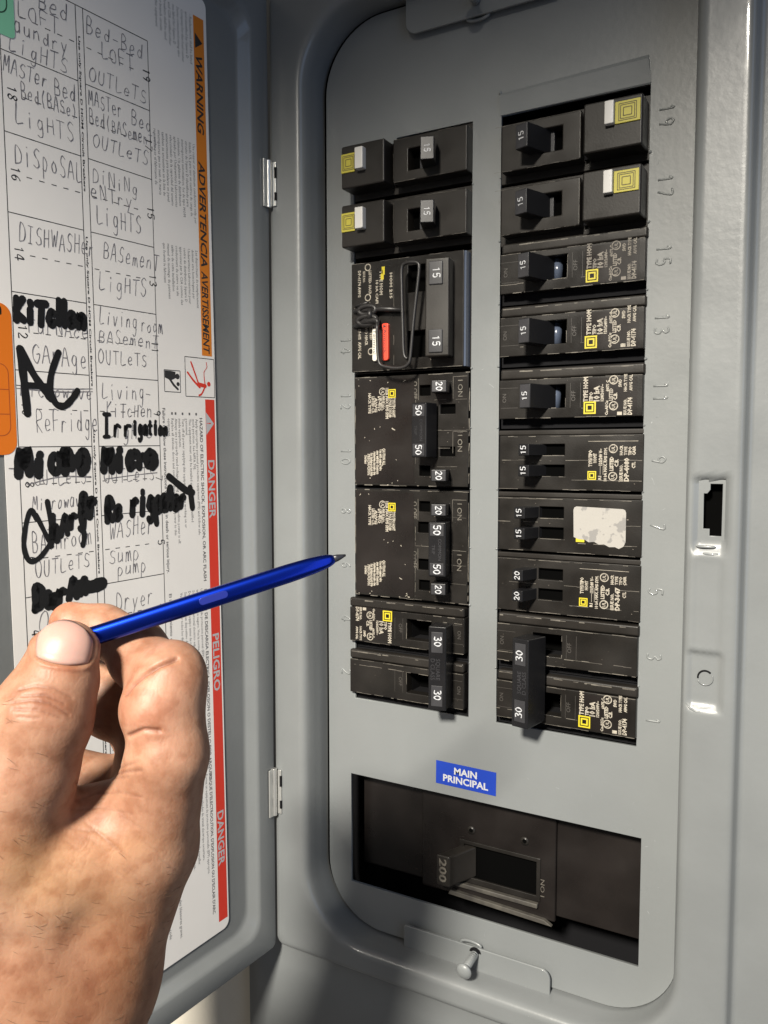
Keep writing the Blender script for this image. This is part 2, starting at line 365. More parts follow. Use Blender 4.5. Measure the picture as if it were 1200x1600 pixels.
def rrect(x0, x1, z0, z1, r, n=10):
    rr = r if hasattr(r, '__len__') else (r, r, r, r)       # bl, br, tr, tl
    pts = []
    for (cx, cz, a0, q) in ((x0+rr[0], z0+rr[0], 180, rr[0]), (x1-rr[1], z0+rr[1], 270, rr[1]), (x1-rr[2], z1-rr[2], 0, rr[2]), (x0+rr[3], z1-rr[3], 90, rr[3])):
        for k in range(n+1):
            a = math.radians(a0+90*k/n); pts.append((cx+q*math.cos(a), cz+q*math.sin(a)))
    return pts
def curve_plate(name, loops, y0, y1, m, parent=None, bevel=0.008, kind=None):
    """flat plate with holes: outlines filled by a 2-D curve, real thickness"""
    cu = bpy.data.curves.new(name, 'CURVE'); cu.dimensions = '2D'; cu.fill_mode = 'BOTH'
    th = (y1-y0)/2; cu.extrude = max(0, th-bevel)*I; cu.bevel_depth = bevel*I; cu.bevel_resolution = 2; cu.offset = -bevel*I
    for lp in loops:
        sp = cu.splines.new('POLY'); sp.points.add(len(lp)-1)
        for p, q in zip(sp.points, lp): p.co = (q[0]*I, q[1]*I, 0, 1)
        sp.use_cyclic_u = True
    o = bpy.data.objects.new('tmp', cu); COL.objects.link(o)
    dg = bpy.context.evaluated_depsgraph_get()
    me = bpy.data.meshes.new_from_object(o.evaluated_get(dg)); me.name = name
    me.transform(Matrix.Translation((0, (y0+y1)/2*I, 0)) @ Matrix.Rotation(math.pi/2, 4, 'X'))
    bpy.data.objects.remove(o); bpy.data.curves.remove(cu)
    me.materials.clear()
    return obj(name, me, m, parent, kind=kind, fix=False)

def put_num(mb, plane, s, x, y, h, ang=90., wd=None, off=.002, cw=.62, center=True):
    """bold gothic figures drawn as strokes (a flagged 1), centred on x,y"""
    wd = wd or h*.15; adv = h*(cw+.16); L = adv*(len(s)-1)+h*cw
    c, t = math.cos(math.radians(ang)), math.sin(math.radians(ang))
    for i, ch in enumerate(s):
        for st in G[ch]:
            pts = []
            for px, py in st:
                a = i*adv+px*h*cw*1.1-(L/2 if center else 0); b = py*h
                pts.append((x+a*c-b*t, y+a*t+b*c))
            ribbon(mb, plane, smooth_poly(pts, 5) if len(pts) > 3 else pts, wd, off, rough=.01)

# ================================================================== the wall behind
o = obj('wall', MB().box(-80, 80, -0.12, 1.0, -60, -20).box(-80, 80, -0.12, 1.0, 30, 60).box(-80, -3.2, -0.12, 1.0, -20, 30).box(5.6, 80, -0.12, 1.0, -20, 30), 'wall', kind='structure', fix=False)

# ================================================================== the panel
panel = thing('electrical_panel', 'grey steel breaker panel with its door swung open on the left', 'electrical panel', (1.07, 0.2, -5.2))
PO = (1.07, 0.2, -5.2)
def rel(mb): return mb.xf(lambda x, y, z: (x-PO[0], y-PO[1], z-PO[2]))
def relobj(o): o.location = (-PO[0]*I, -PO[1]*I, -PO[2]*I); return o
# dark inside of the box
inn = MB(); inn.box(-3.1, 5.5, 1.3, 1.35, -6, 13); inn.box(-3.1, -3.05, .15, 1.3, -6, 13); inn.box(5.45, 5.5, .15, 1.3, -6, 13)
inn.box(-3.05, 5.45, .15, 1.3, -6, -5.95); inn.box(-3.05, 5.45, .15, 1.3, 12.95, 13)
relobj(obj('enclosure', inn, 'dark', panel))

# ---- stamped cover frame: rings swept from the recess out to the flange
def contour(x0, x1, z0, z1, r, n=14, seg_x=24, seg_z=300):
    pts = []
    def line(a, b, k):
        for i in range(k): pts.append((a[0]+(b[0]-a[0])*i/k, a[1]+(b[1]-a[1])*i/k))
    def arc(cx, cz, a0):
        for i in range(n):
            a = math.radians(a0+90*i/n); pts.append((cx+r*math.cos(a), cz+r*math.sin(a)))
    line((x0+r, z0), (x1-r, z0), seg_x); arc(x1-r, z0+r, 270)
    line((x1, z0+r), (x1, z1-r), seg_z); arc(x1-r, z1-r, 0)
    line((x1-r, z1), (x0+r, z1), seg_x); arc(x0+r, z1-r, 90)
    line((x0, z1-r), (x0, z0+r), seg_z//6); arc(x0+r, z0+r, 180)
    return pts
FX0, FX1, FZ0, FZ1 = -2.16, 4.35, -4.80, 11.75          # recess opening
OX0, OX1, OZ0, OZ1 = -2.90, 5.13, -5.28, 12.4           # raised frame
rings = []                                              # (contour, y)
def ring(e, y, r=None):
    rings.append((contour(FX0-e, FX1+e, FZ0-e, FZ1+e, (1.22+e) if r is None else r), y))
for e, y in ((-0.012, 0.10), (0.0, 0.02), (0.004, -0.30), (0.012, -0.44), (0.03, -0.51), (0.06, -0.56), (0.10, -0.588), (0.15, -0.60)): ring(e, y)
A = contour(FX0-.15, FX1+.15, FZ0-.15, FZ1+.15, 1.37); B = contour(OX0+.10, OX1-.10, OZ0+.10, OZ1-.10, 0.25)
NR = 12
for k in range(1, NR+1):
    t = k/NR; rings.append(([(a[0]*(1-t)+b[0]*t, a[1]*(1-t)+b[1]*t) for a, b in zip(A, B)], -0.60))
for e, y in ((0.05, -0.592), (0.02, -0.572), (0.0, -0.535), (-0.02, -0.42), (-0.05, -0.385), (-0.10, -0.37), (-0.50, -0.36)):
    rings.append((contour(OX0+e, OX1-e, OZ0+e, OZ1-e, 0.16 if e > -.3 else .3), y))
rings.append((contour(OX0-.85, OX1+3.6, OZ0-2.6, OZ1+2.6, .3), -0.36))
rings.append((contour(OX0-.87, OX1+3.62, OZ0-2.62, OZ1+2.62, .3), -0.10))
def sstep(a, b, x):
    t = min(1, max(0, (x-a)/(b-a))); return t*t*(3-2*t)
def emboss(x, z):
    """two stamped pockets of the latch side"""
    d = 0.0
    e = sstep(4.455, 4.53, x)*(1-sstep(4.90, 4.97, x))
    e2 = e*sstep(2.62, 2.86, z)*(1-sstep(3.735, 3.79, z)); d += 0.085*e2
    e3 = sstep(4.455, 4.50, x)*(1-sstep(4.88, 4.95, x))*sstep(0.44, 0.56, z)*(1-sstep(1.27, 1.33, z)); d += 0.075*e3
    e4 = sstep(4.50, 4.56, x)*(1-sstep(4.86, 4.93, x))*sstep(1.30, 1.36, z)*(1-sstep(2.60, 2.70, z)); d += 0.022*e4
    return d
mb = MB(); N = len(rings[0][0])
for c, y in rings:
    for (x, z) in c:
        yy = y + (emboss(x, z) if y < -0.59 else 0)
        if y < -0.35 : yy += 0.006*math.sin(x*1.3+z*.7)*(1 if y > -.5 else .4)
        mb.v.append((x, yy, z))
SLOT = (4.52, 4.90, 2.88, 3.73)
for i in range(len(rings)-1):
    for k in range(N):
        q = (i*N+k, i*N+(k+1) % N, (i+1)*N+(k+1) % N, (i+1)*N+k)
        cx = sum(mb.v[j][0] for j in q)/4; cz = sum(mb.v[j][2] for j in q)/4
        if 8 <= i < 20 and SLOT[0] < cx < SLOT[1] and SLOT[2] < cz < SLOT[3]: continue
        mb.f.append(q)
frame = relobj(obj('cover_frame', mb, 'paint_dusty', panel, smooth=True))
frame.data['x'] = 1
# plate at the bottom of the pocket with the latch slot cut through it
slot = [(4.70, 2.952), (4.86, 2.952), (4.86, 3.682), (4.70, 3.682), (4.70, 3.60), (4.66, 3.545), (4.615, 3.545), (4.615, 3.05), (4.70, 3.05)]
pl = curve_plate('latch_plate', [rrect(4.46, 4.93, 2.82, 3.77, .02, 3), slot], -0.512, -0.47, 'paint_dusty', panel, bevel=0.006); relobj(pl)
obj('latch_slot', rel(MB().box(4.50, 4.92, -0.30, -0.28, 2.86, 3.78)), 'void', panel)
# knock-out disc: raised rim on one half, crescent shadow drawn as a dark arc
ko = MB()
ko.tube([(4.70+.105*math.cos(a), -0.533, 0.93+.105*math.sin(a)) for a in np.linspace(math.radians(-150), math.radians(25), 20)], 0.010, 6)
obj('knockout', rel(ko), 'paint_dusty', panel, smooth=True)
kd = MB(); kd.tube([(4.70+.098*math.cos(a), -0.5275, 0.932+.098*math.sin(a)) for a in np.linspace(math.radians(45), math.radians(190), 20)], 0.013, 6)
obj('knockout_shadow', rel(kd), 'dark', panel, smooth=True)
# pressed lips above and below the pockets
for z0, a, b in ((2.80, 4.53, 4.80), (2.70, 4.60, 4.86)):
    lp = MB(); lp.tube([(x, -0.548-.02*math.sin(math.pi*(x-a)/(b-a)), z0) for x in np.linspace(a, b, 9)], [0.004]+[0.022]*7+[0.004], 8); obj('pressed_lip', rel(lp), 'paint', panel, smooth=True)
lp = MB(); lp.tube([(4.46, -0.60, .55), (4.52, -.585, .47), (4.60, -.58, .44), (4.88, -.58, .44)], [.006, .018, .022, .006], 8)
obj('pressed_lip', rel(lp), 'paint', panel, smooth=True)

ds = MB(); rd = random.Random(3)
for k in range(90):
    x = rd.uniform(-1.4, 3.9); e = rd.uniform(.02, .16)
    y = -.60+max(0, .15-e)*1.6*rd.uniform(.2, 1); z = FZ0-e+.002+rd.uniform(0, .004)
    q = rd.uniform(.004, .011)
    ds.add([(x-q, -.603, z-q), (x+q, -.603, z-q*.6), (x+q*.7, -.603, z+q), (x-q*.8, -.603, z+q*.7)], [(0, 1, 2, 3)]) if e > .15 else None
if ds.f: obj('dust_speck', rel(ds), 'scratch', panel, kind='stuff', fix=False)

# ---- dead front with its three openings
DX0, DX1, DZ0, DZ1 = -2.05, 4.345, -4.755, 11.66
LO = (-1.470, 0.820, -0.415, 9.525); RO = (1.320, 3.650, -0.425, 9.510); MO = (-1.560, 3.755, -3.955, -1.868)
def rc(b): return [(b[0], b[2]), (b[1], b[2]), (b[1], b[3]), (b[0], b[3])]
RO_loop = [(RO[0], RO[2]), (RO[1], RO[2]), (RO[1], RO[3]), (RO[0], RO[3])]
LO_loop = [(LO[0], LO[2]), (LO[1], LO[2]), (LO[1], LO[3]), (-0.60, LO[3]), (-0.60, 9.44), (LO[0], 9.44)]
dead = curve_plate('dead_front', [rrect(DX0, DX1, DZ0, DZ1, (1.18, 1.16, 1.16, 1.18), 16), LO_loop, RO_loop, rc(MO)], -0.0, 0.06, 'paint', panel, bevel=0.006)
relobj(dead)
# raised shelf above the right opening, bent nubs between the twist-outs
sh = MB().prism([(1.30, 9.55), (3.66, 9.55), (3.66, 9.93), (1.30, 9.86)], -0.002, 0.0)
o_ = len(sh.v); sh.v = []; sh.f = []
sh.add([(1.30, -.003, 9.86), (3.62, -.003, 9.93), (3.62, -.055, 9.86), (1.30, -.045, 9.80), (1.30, -.012, 9.515), (3.66, -.012, 9.53), (3.66, -.003, 9.93), (1.30, .0, 9.515), (3.66, .0, 9.515)],
       [(0, 1, 2, 3), (3, 2, 5, 4), (1, 6, 5, 2), (4, 5, 8, 7), (0, 3, 4, 7)])
obj('bent_shelf', sh, 'paint', dead, bevel=0.0)
nb = MB()
def blob(mb, c, r, n=8):
    for i in range(n+1):
        pass
    o = len(mb.v)
    for i in range(5):
        th = math.pi*i/4
        for k in range(8): mb.v.append((c[0]+r*math.sin(th)*math.cos(k*math.pi/4), c[1]-r*.7*math.cos(th), c[2]+r*math.sin(th)*math.sin(k*math.pi/4)))
    for i in range(4):
        for k in range(8): mb.f.append((o+i*8+k, o+i*8+(k+1) % 8, o+(i+1)*8+(k+1) % 8, o+(i+1)*8+k))
for k in range(1, 10):
    for x in (RO[0]-.012, RO[1]+.014, LO[1]+.012):
        if random.random() < .85: blob(nb, (x, -0.004, k-.47+random.uniform(-.02, .02)), random.uniform(.014, .026))
blob(nb, (1.30, -.004, 9.87), .03)
obj('sheared_nub', nb, 'paint', dead, smooth=True, kind='stuff')
sc_ = MB(); rs = random.Random(12)
spots_ = [(rs.choice([-1.55, .9, 1.24, 3.72, -1.5, 3.9])+rs.uniform(-.12, .12), rs.uniform(-4.4, 10.5)) for k in range(46)] + [(rs.uniform(-1.9, 4.2), rs.uniform(-4.6, -1.0)) for k in range(16)]
for x, z in spots_:
    if LO[0]-.03 < x < LO[1]+.03 and LO[2] < z < LO[3] or RO[0]-.03 < x < RO[1]+.03 and RO[2] < z < RO[3] or MO[0] < x < MO[1] and MO[2] < z < MO[3]: continue
    L_ = rs.choice([.012, .02, .05, .11]); a_ = rs.uniform(0, 3.14)
    ribbon(sc_, lambda a, b, l: (a, -l, b), [(x, z), (x+L_*.5*math.cos(a_)+.004, z+L_*.5*math.sin(a_)), (x+L_*math.cos(a_), z+L_*math.sin(a_))], rs.uniform(.004, .010), .0015, .4)
obj('scratch', sc_, 'scratch', dead, kind='stuff', fix=False)
# circuit numbers pressed into the sheet, each one raised a little, reading downwards
def pressed_number(s, x, z, h=.20, wc=.15):
    mbn = MB()
    adv = .185
    L = len(s)*adv
    for i, ch in enumerate(s):
        for st in G[ch]:
            pts = smooth_poly([(px*.8*wc, py*h) for px, py in st], 4)
            # rotated clockwise: text x -> -z, text y -> +x
            mbn.tube([(x-h/2+q[1], 0.003, z+L/2-(i*adv+q[0])-.02) for q in pts], 0.017, 8)
    obj('embossed_number', mbn, 'paint', dead, smooth=True)
for k in range(10): pressed_number(str(2*k+1), 3.885+.0*k, k*1.0+.0)
for k in range(7): pressed_number(str(2*k+2), -1.655, k*1.0+.04)
# tabs of the cover holding the dead front at top and bottom
for (z0, z1, nm) in ((11.10, 11.95, 'top'), (-4.95, -4.40, 'bottom')):
    r = (.20, .20, .02, .02) if nm == 'top' else (.02, .02, .16, .05)
    t = curve_plate('retaining_tab', [rrect(-.36, 2.37, z0, z1, r, 8)], -0.135, -0.085, 'paint', panel, bevel=0.012); relobj(t)
    x0 = 0.93
    bw = MB()
    zz = z0+.02 if nm == 'top' else z1-.01
    s_ = -1 if nm == 'top' else 1
    bw.tube([(x0+.19*math.cos(a), -0.07, zz+s_*.06*math.sin(a)) for a in np.linspace(0, math.pi, 12)], .028, 8)
    obj('tab_rib', rel(bw), 'paint', panel, smooth=True)

# ---- cover screws with painted mushroom heads
def lathe(mb, prof, n=28, c=(0, 0, 0), ax='y'):
    o = len(mb.v)
    for (r, h) in prof:
        for k in range(n):
            a = 2*math.pi*k/n; mb.v.append((c[0]+r*math.cos(a), c[1]+h, c[2]+r*math.sin(a)))
    for i in range(len(prof)-1):
        for k in range(n): mb.f.append((o+i*n+k, o+i*n+(k+1) % n, o+(i+1)*n+(k+1) % n, o+(i+1)*n+k))
    mb.f.append(tuple(o+k for k in range(n))); mb.f.append(tuple(o+(len(prof)-1)*n+k for k in range(n)))
for (x, z, lab, tilt) in ((1.04, -4.50, 'long grey screw with round head sticking out of the bottom tab', .10), (0.93, 11.32, 'grey screw in the top tab at the upper edge of the panel', .0)):
    t = thing('cover_screw', lab, 'screw', (x, -0.13, z), (tilt, 0, 0), 'screws holding the dead front')
    s1 = MB(); lathe(s1, [(.001, -.555), (.06, -.55), (.11, -.53), (.138, -.50), (.138, -.485), (.11, -.465), (.07, -.455)])
    obj('head', s1, 'paint', t, smooth=True)
    s2 = MB(); lathe(s2, [(.066, -.455), (.066, 0.0)])
    for k in range(9): lathe(s2, [(.064, -.42+k*.045), (.073, -.407+k*.045), (.064, -.394+k*.045)])
    obj('shaft', s2, 'paint', t, smooth=True)
    s3 = MB(); lathe(s3, [(.11, -.004), (.11, .003)]); obj('screw_hole', s3, 'dark', t)

# ---- the door, hinged on the left edge and swung 94 degrees open
AL = 1.5037
HX, HY = -2.865, -0.60
EX = np.array([-math.cos(AL), -math.sin(AL), 0.]); NX = np.array([math.sin(AL), -math.cos(AL), 0.])
def door(d, h, z):
    p = np.array([HX, HY, 0.])+EX*d+NX*h; return (p[0], p[1], z)
door_rings = []
def dcont(d0, d1, z0, z1, r): return contour(d0, d1, z0, z1, r, n=10, seg_x=10, seg_z=30)
for (e, h, r) in ((-.0, -.20, .10), (0, -.03, .10), (.012, -.008, .11), (.03, 0.0, .12), (.40, 0.0, .30), (.44, -.012, .34), (.475, -.040, .35), (.585, -.150, .38), (.62, -.172, .40), (.67, -.178, .42), (1.2, -.178, .3), (2.9, -.178, .2)):
    door_rings.append((dcont(.03+e, 7.35-e, -5.30+e, 12.2-e, r), h))
mb = MB(); N2 = len(door_rings[0][0])
for c, h in door_rings:
    for d, z in c: mb.v.append(door(d, h+.004*math.sin(z*.9+d), z))
for i in range(len(door_rings)-1):
    for k in range(N2): mb.f.append((i*N2+k, i*N2+(k+1) % N2, (i+1)*N2+(k+1) % N2, (i+1)*N2+k))
mb.f.append(tuple((len(door_rings)-1)*N2+k for k in range(N2)))
# outer skin
b0 = len(mb.v)
for d, z in dcont(.03, 7.35, -5.30, 12.2, .1): mb.v.append(door(d, -.205, z))
mb.f.append(tuple(b0+k for k in range(N2)))
dr = relobj(obj('door', mb, 'paint_dusty', panel, smooth=True))
md = dr.modifiers.new('es', 'EDGE_SPLIT'); md.split_angle = math.radians(35)
for z0, z1 in ((8.50, 9.33), (-2.70, -1.80)):
    hg = MB()
    cx, cy = HX+.015, HY-.02
    hg.tube([(cx, cy-.05, z0), (cx, cy-.05, z1)], .055, 14)
    hg.add([door(.06, .015, z0), door(.22, .015, z0), door(.22, .015, z1), door(.06, .015, z1), door(.06, .045, z0), door(.22, .045, z0), door(.22, .045, z1), door(.06, .045, z1)],
           [(0, 1, 2, 3), (4, 7, 6, 5), (0, 4, 5, 1), (1, 5, 6, 2), (2, 6, 7, 3), (3, 7, 4, 0)])
    hg.box(cx+.05, cx+.13, HY-.03, HY-.005, z0+.03, z1-.03)
    h_ = obj('hinge', hg, 'zinc', dr, bevel=0.006)
    gp = MB()
    for a, b in ((.15, .32), (.62, .85)): gp.box(cx+.10, cx+.135, HY-.036, HY-.002, z0+(z1-z0)*a, z0+(z1-z0)*b)
    obj('hinge_notch', gp, 'dark', dr)

# ================================================================== directory sheet stuck inside the door
RL = -0.016
_C = CAM-np.array([HX, HY, 0]); FD = float(_C @ EX); FZ = float(CAM[2]); FN = float(_C @ NX)
SH = -0.172
def lab(a, z, lift=0.0):
    d = -a
    dw = d*math.cos(RL)-z*math.sin(RL); zw = z*math.cos(RL)+d*math.sin(RL)
    s = (FN-SH)/FN
    dw = FD+(dw-FD)*s; zw = FZ+(zw-FZ)*s
    return door(dw, SH+0.010+lift*0.28, zw)
sheet = thing('circuit_directory', 'white circuit directory sheet with handwriting inside the open door', 'label', lab(-3.3, 3.0))
SL = lab(-3.3, 3.0)
def sobj(name, mb, m, kind=None, parent=None):
    mb.xf(lambda x, y, z: (x-SL[0], y-SL[1], z-SL[2])); return obj(name, mb, m, parent or sheet, kind=kind, fix=False)
mbp = MB(); o = 0
out = rrect(-5.215, -1.365, -4.24, 11.45, .14, 6)
n = len(out)
mbp.add([lab(a, z, 0) for a, z in out]+[lab(a, z, -.012) for a, z in out], [tuple(range(n))]+[(i, i+n, (i+1) % n+n, (i+1) % n) for i in range(n)])
sobj('paper', mbp, 'paper')
def quad(mb, plane, a0, a1, z0, z1, lift): mb.add([plane(a0, z0, lift), plane(a1, z0, lift), plane(a1, z1, lift), plane(a0, z1, lift)], [(0, 1, 2, 3)])
def lin(mb, plane, p, q, wd, lift=.003):
    p = np.array(p, float); q = np.array(q, float); t = (q-p)/np.linalg.norm(q-p); n_ = np.array([-t[1], t[0]])*wd/2
    mb.add([plane(*(p+n_), lift), plane(*(q+n_), lift), plane(*(q-n_), lift), plane(*(p-n_), lift)], [(0, 1, 2, 3)])
Z = lambda i: 10.35-1.0132*i
ln = MB()
for x in (-5.01, -3.862, -3.742, -2.60): lin(ln, lab, (x, Z(0)), (x, Z(11)), .012)
for i in range(12):
    lin(ln, lab, (-5.01, Z(i)), (-3.862, Z(i)), .012); lin(ln, lab, (-3.742, Z(i)), (-2.60, Z(i)), .012)
    if i < 11:
        zc = (Z(i)+Z(i+1))/2
        for a0, a1 in ((-4.72, -3.90), (-3.70, -2.86)):
            x = a0
            while x < a1: lin(ln, lab, (x, zc), (x+.08, zc), .012); x += .185
lin(ln, lab, (-5.01, Z(0)), (-2.60, Z(0)), .013)
sobj('printed_grid', ln, 'ink')
nm = MB()
for i in range(10):
    for num, a in ((20-2*i, -4.935), (19-2*i, -2.70)):
        nm = MB(); put_num(nm, lab, str(num), a, (Z(i)+Z(i+1))/2, .125, -90, wd=.016, off=.003); sobj('circuit_number', nm, 'ink')
nm = MB()
vt = 'Use only Square D HOM Circuit Breakers'
for k in range(4): put_text(nm, lab, vt, -3.832, 9.95-2.72*k, .032, -90, length=2.10, bold=.03, off=.0032)
sobj('strip_print', nm, 'ink', kind='stuff')

def W(s, a0, a1, z, h=.2, **k):
    hw = MB(); write(hw, lab, s, -a0, -a1, z, h, wd=.0112, jit=.095, slant=random.uniform(-.02,.14), **k); sobj('handwritten_word', hw, 'pen_ink')
hw = MB()
c0, c1, r0, r1 = 4.95, 3.90, 3.70, 2.63
W('Bed-Bed', 5.1, 3.95, Z(0)-.27); W('LOFT', 4.75, 4.1, Z(0)-.50); W('Laundry', 4.95, 3.98, Z(0)-.72); W('LigHTS', 4.9, 4.0, Z(0)-.98)
W('Bed-Bed', r0, 2.66, Z(0)-.30, .21); W('LOFT', 3.45, 2.85, Z(0)-.55, .2); W('OUTLeTS', 3.68, r1, Z(0)-.93, .2)
W('MASTer', 4.99, 4.33, Z(1)-.26, .2); W('Bed', 4.25, 3.88, Z(1)-.30); W('Bed(BASe)', 4.75, 3.88, Z(1)-.52, .19); W('LigHTS', 4.85, 3.93, Z(1)-.86, .22)
W('MASTer', r0, 3.1, Z(1)-.26, .2); W('Bed', 2.95, 2.55, Z(1)-.3, .19); W('Bed(BASemenT)', 3.7, 2.45, Z(1)-.52, .18); W('OUTLeTS', 3.66, r1, Z(1)-.82, .19)
W('DiSpoSAL', 4.88, 3.82, Z(2)-.36, .26)
W('DiNiNg', 3.68, 2.85, Z(2)-.30, .2); W('eNTrY'.replace('Y', 'y'), 3.72, 2.95, Z(2)-.52, .2); W('LigHTS', 3.64, 2.80, Z(2)-.86, .24)
W('DISHWASHer', 4.87, 3.68, Z(3)-.34, .24)
W('BASemenT', 3.55, 2.50, Z(3)-.34, .22); W('LigHTS', 3.64, 2.74, Z(3)-.78, .24)
W('FurNAce', 4.80, 3.82, Z(4)-.50, .2); W('GArAge', 4.75, 3.86, Z(4)-.90, .26)
W('Living', 3.66, 2.95, Z(4)-.26, .22); W('room', 2.9, 2.45, Z(4)-.28, .2); W('BASemenT', 3.68, 2.55, Z(4)-.52, .18); W('OUTLeTS', 3.70, 2.78, Z(4)-.82, .2)
W('Microwave', 4.95, 3.80, Z(5)-.34, .18); W('ReFridge', 4.74, 3.72, Z(5)-.80, .26)
for dz in (.20, .24): ribbon(hw, lab, smooth_poly([(-5.0, Z(5)-dz), (-4.4, Z(5)-dz-.02), (-3.82, Z(5)-dz+.01)]), .013, .006)
W('Living-', 3.66, 2.72, Z(5)-.32, .25); W('KiTcHen', 3.6, 2.72, Z(5)-.58, .2); W('LigHTS', 3.6, 2.72, Z(5)-.90, .22)
W('OUTLeTS', 4.8, 3.95, Z(6)-.52, .2); ribbon(hw, lab, [(-5.16, Z(6)-.28), (-4.9, Z(6)-.30)], .014, .006)
ribbon(hw, lab, smooth_poly([(-4.9, Z(6)-.50), (-4.4, Z(6)-.42), (-3.9, Z(6)-.44)]), .018, .006)
W('OUTLeTS', 3.68, 2.70, Z(6)-.54, .2); ribbon(hw, lab, smooth_poly([(-3.65, Z(6)-.48), (-3.1, Z(6)-.44), (-2.68, Z(6)-.42)]), .014, .006)
W('Microwave', 4.85, 3.98, Z(6)-.85, .19)
W('BATHroom', 4.88, 3.90, Z(7)-.42, .24, rise=.04); W('OUTLeTS', 4.85, 3.95, Z(7)-.76, .2, rise=.04)
W('WASHer', 3.62, 2.76, Z(7)-.36, .26, rise=.03); W('Sump', 3.64, 3.05, Z(7)-.72, .22); W('pump', 3.5, 2.92, Z(7)-.92, .22)
W('Dryer', 3.55, 2.80, Z(8)-.46, .28, rise=.03); W('Oven', 4.84, 4.1, Z(8)-.52, .3)
sobj('crossing_out', hw, 'pen_ink', kind='stuff')

mk = MB()
def K(pts, wd=.085): ribbon(mk, lab, smooth_poly([(-a, z) for a, z in pts], 8), wd, .0095, rough=.035)
def KW(s, a0, a1, z, h, wd=.085, jit=.09, **k): write(mk, lab, s, -a0, -a1, z, h, wd=wd, jit=jit, off=.0095, k=7, **k)
def FL():
    global mk
    sobj('marker_word', mk, 'marker'); mk = MB()
KW('KiTcHen', 4.97, 3.86, Z(4)-.36, .30, .105)
FL()
K([(4.93, 5.56), (4.89, 5.15), (4.86, 4.72)], .115); K([(4.92, 5.56), (4.75, 5.25), (4.56, 5.00), (4.50, 4.93)], .11); K([(4.85, 5.09), (4.50, 5.09)], .09)
K([(4.35, 5.56), (4.47, 5.28), (4.50, 5.05), (4.42, 4.86), (4.28, 4.84), (4.15, 4.95), (4.07, 5.05)], .10)
FL()
KW('Micro', 5.03, 3.88, Z(6)-.36, .34, .13); KW('mo', 4.40, 3.86, Z(6)-.30, .42, .14)
FL()
KW('Micro', 3.68, 2.62, Z(6)-.34, .30, .125); KW('oo', 3.2, 2.62, Z(6)-.30, .36, .12)
FL()
KW('Irr', 3.66, 3.10, Z(5)-.86, .30, .058); KW('igation', 3.12, 2.42, Z(5)-.84, .22, .060)
FL()
K([(4.80, 3.30), (4.87, 3.42), (4.95, 3.25), (5.0, 2.95), (4.93, 2.74), (4.78, 2.76), (4.62, 2.92), (4.56, 3.05)], .075)
K([(4.80, 3.35), (4.68, 3.10), (4.58, 2.90)], .07); K([(4.62, 3.52), (4.56, 3.05), (4.60, 2.90)], .08)
KW('hArg', 4.58, 3.98, 2.98, .30, .10, rise=.22); KW('er', 4.10, 3.82, 3.30, .42, .12)
K([(4.10, 3.25), (4.05, 3.0), (4.08, 2.86)], .085)
FL()
KW('Refriger', 3.66, 2.42, 3.18, .34, .105, rise=.08); KW('ator', 2.6, 2.10, 3.28, .30, .13); K([(2.44, 3.78), (2.10, 3.55), (1.95, 3.50)], .12); K([(2.0, 3.58), (1.96, 3.25)], .11)
K([(2.75, 3.35), (2.72, 3.05)], .10)
FL()
KW('DurAn', 4.88, 3.98, 2.06, .30, .125, rise=.10); K([(4.15, 2.28), (3.98, 2.24), (3.78, 2.26)], .20)
FL()
KW('m', 5.22, 5.17, 6.0, .1, .05); K([(5.22, .78), (5.17, .70), (5.2, .64)], .06)
FL()

bands = MB(); quad(bands, lab, -1.650, -1.425, 5.745, 11.12, .0028); sobj('orange_band', bands, 'orange')
bands = MB(); quad(bands, lab, -1.607, -1.395, -4.06, 5.03, .0028); sobj('red_band', bands, 'red')
bt = MB()
for s, z, L in (('WARNING', 10.52, 1.22), ('ADVERTENCIA', 8.87, 1.68), ('AVERTISSEMENT', 7.12, 1.34)):
    bt = MB(); put_text(bt, lab, s, -1.612, z, .135, -90, length=L, bold=.022, off=.0045, shear=.18); sobj('band_word', bt, 'ink')
bt = MB()
bt.add([lab(-1.62, 10.86, .0045), lab(-1.62, 10.62, .0045), lab(-1.46, 10.74, .0045)], [(0, 1, 2)])
sobj('warning_triangle', bt, 'ink')
bt = MB()
for s, z, L in (('DANGER', 4.02, .98), ('PELIGRO', 1.06, 1.0), ('DANGER', -2.08, .98)):
    bt = MB(); put_text(bt, lab, s, -1.575, z, .140, -90, length=L, bold=.022, off=.0045); sobj('band_word', bt, 'white_print')
bt = MB()
bt.add([lab(-1.60, 4.82, .0045), lab(-1.60, 4.44, .0045), lab(-1.42, 4.63, .0045)], [(0, 1, 2)])
sobj('warning_triangle', bt, 'white_print')
bt = MB(); put_text(bt, lab, '!', -1.58, 4.645, .09, -90, bold=.02, off=.006); sobj('alert_mark', bt, 'red')

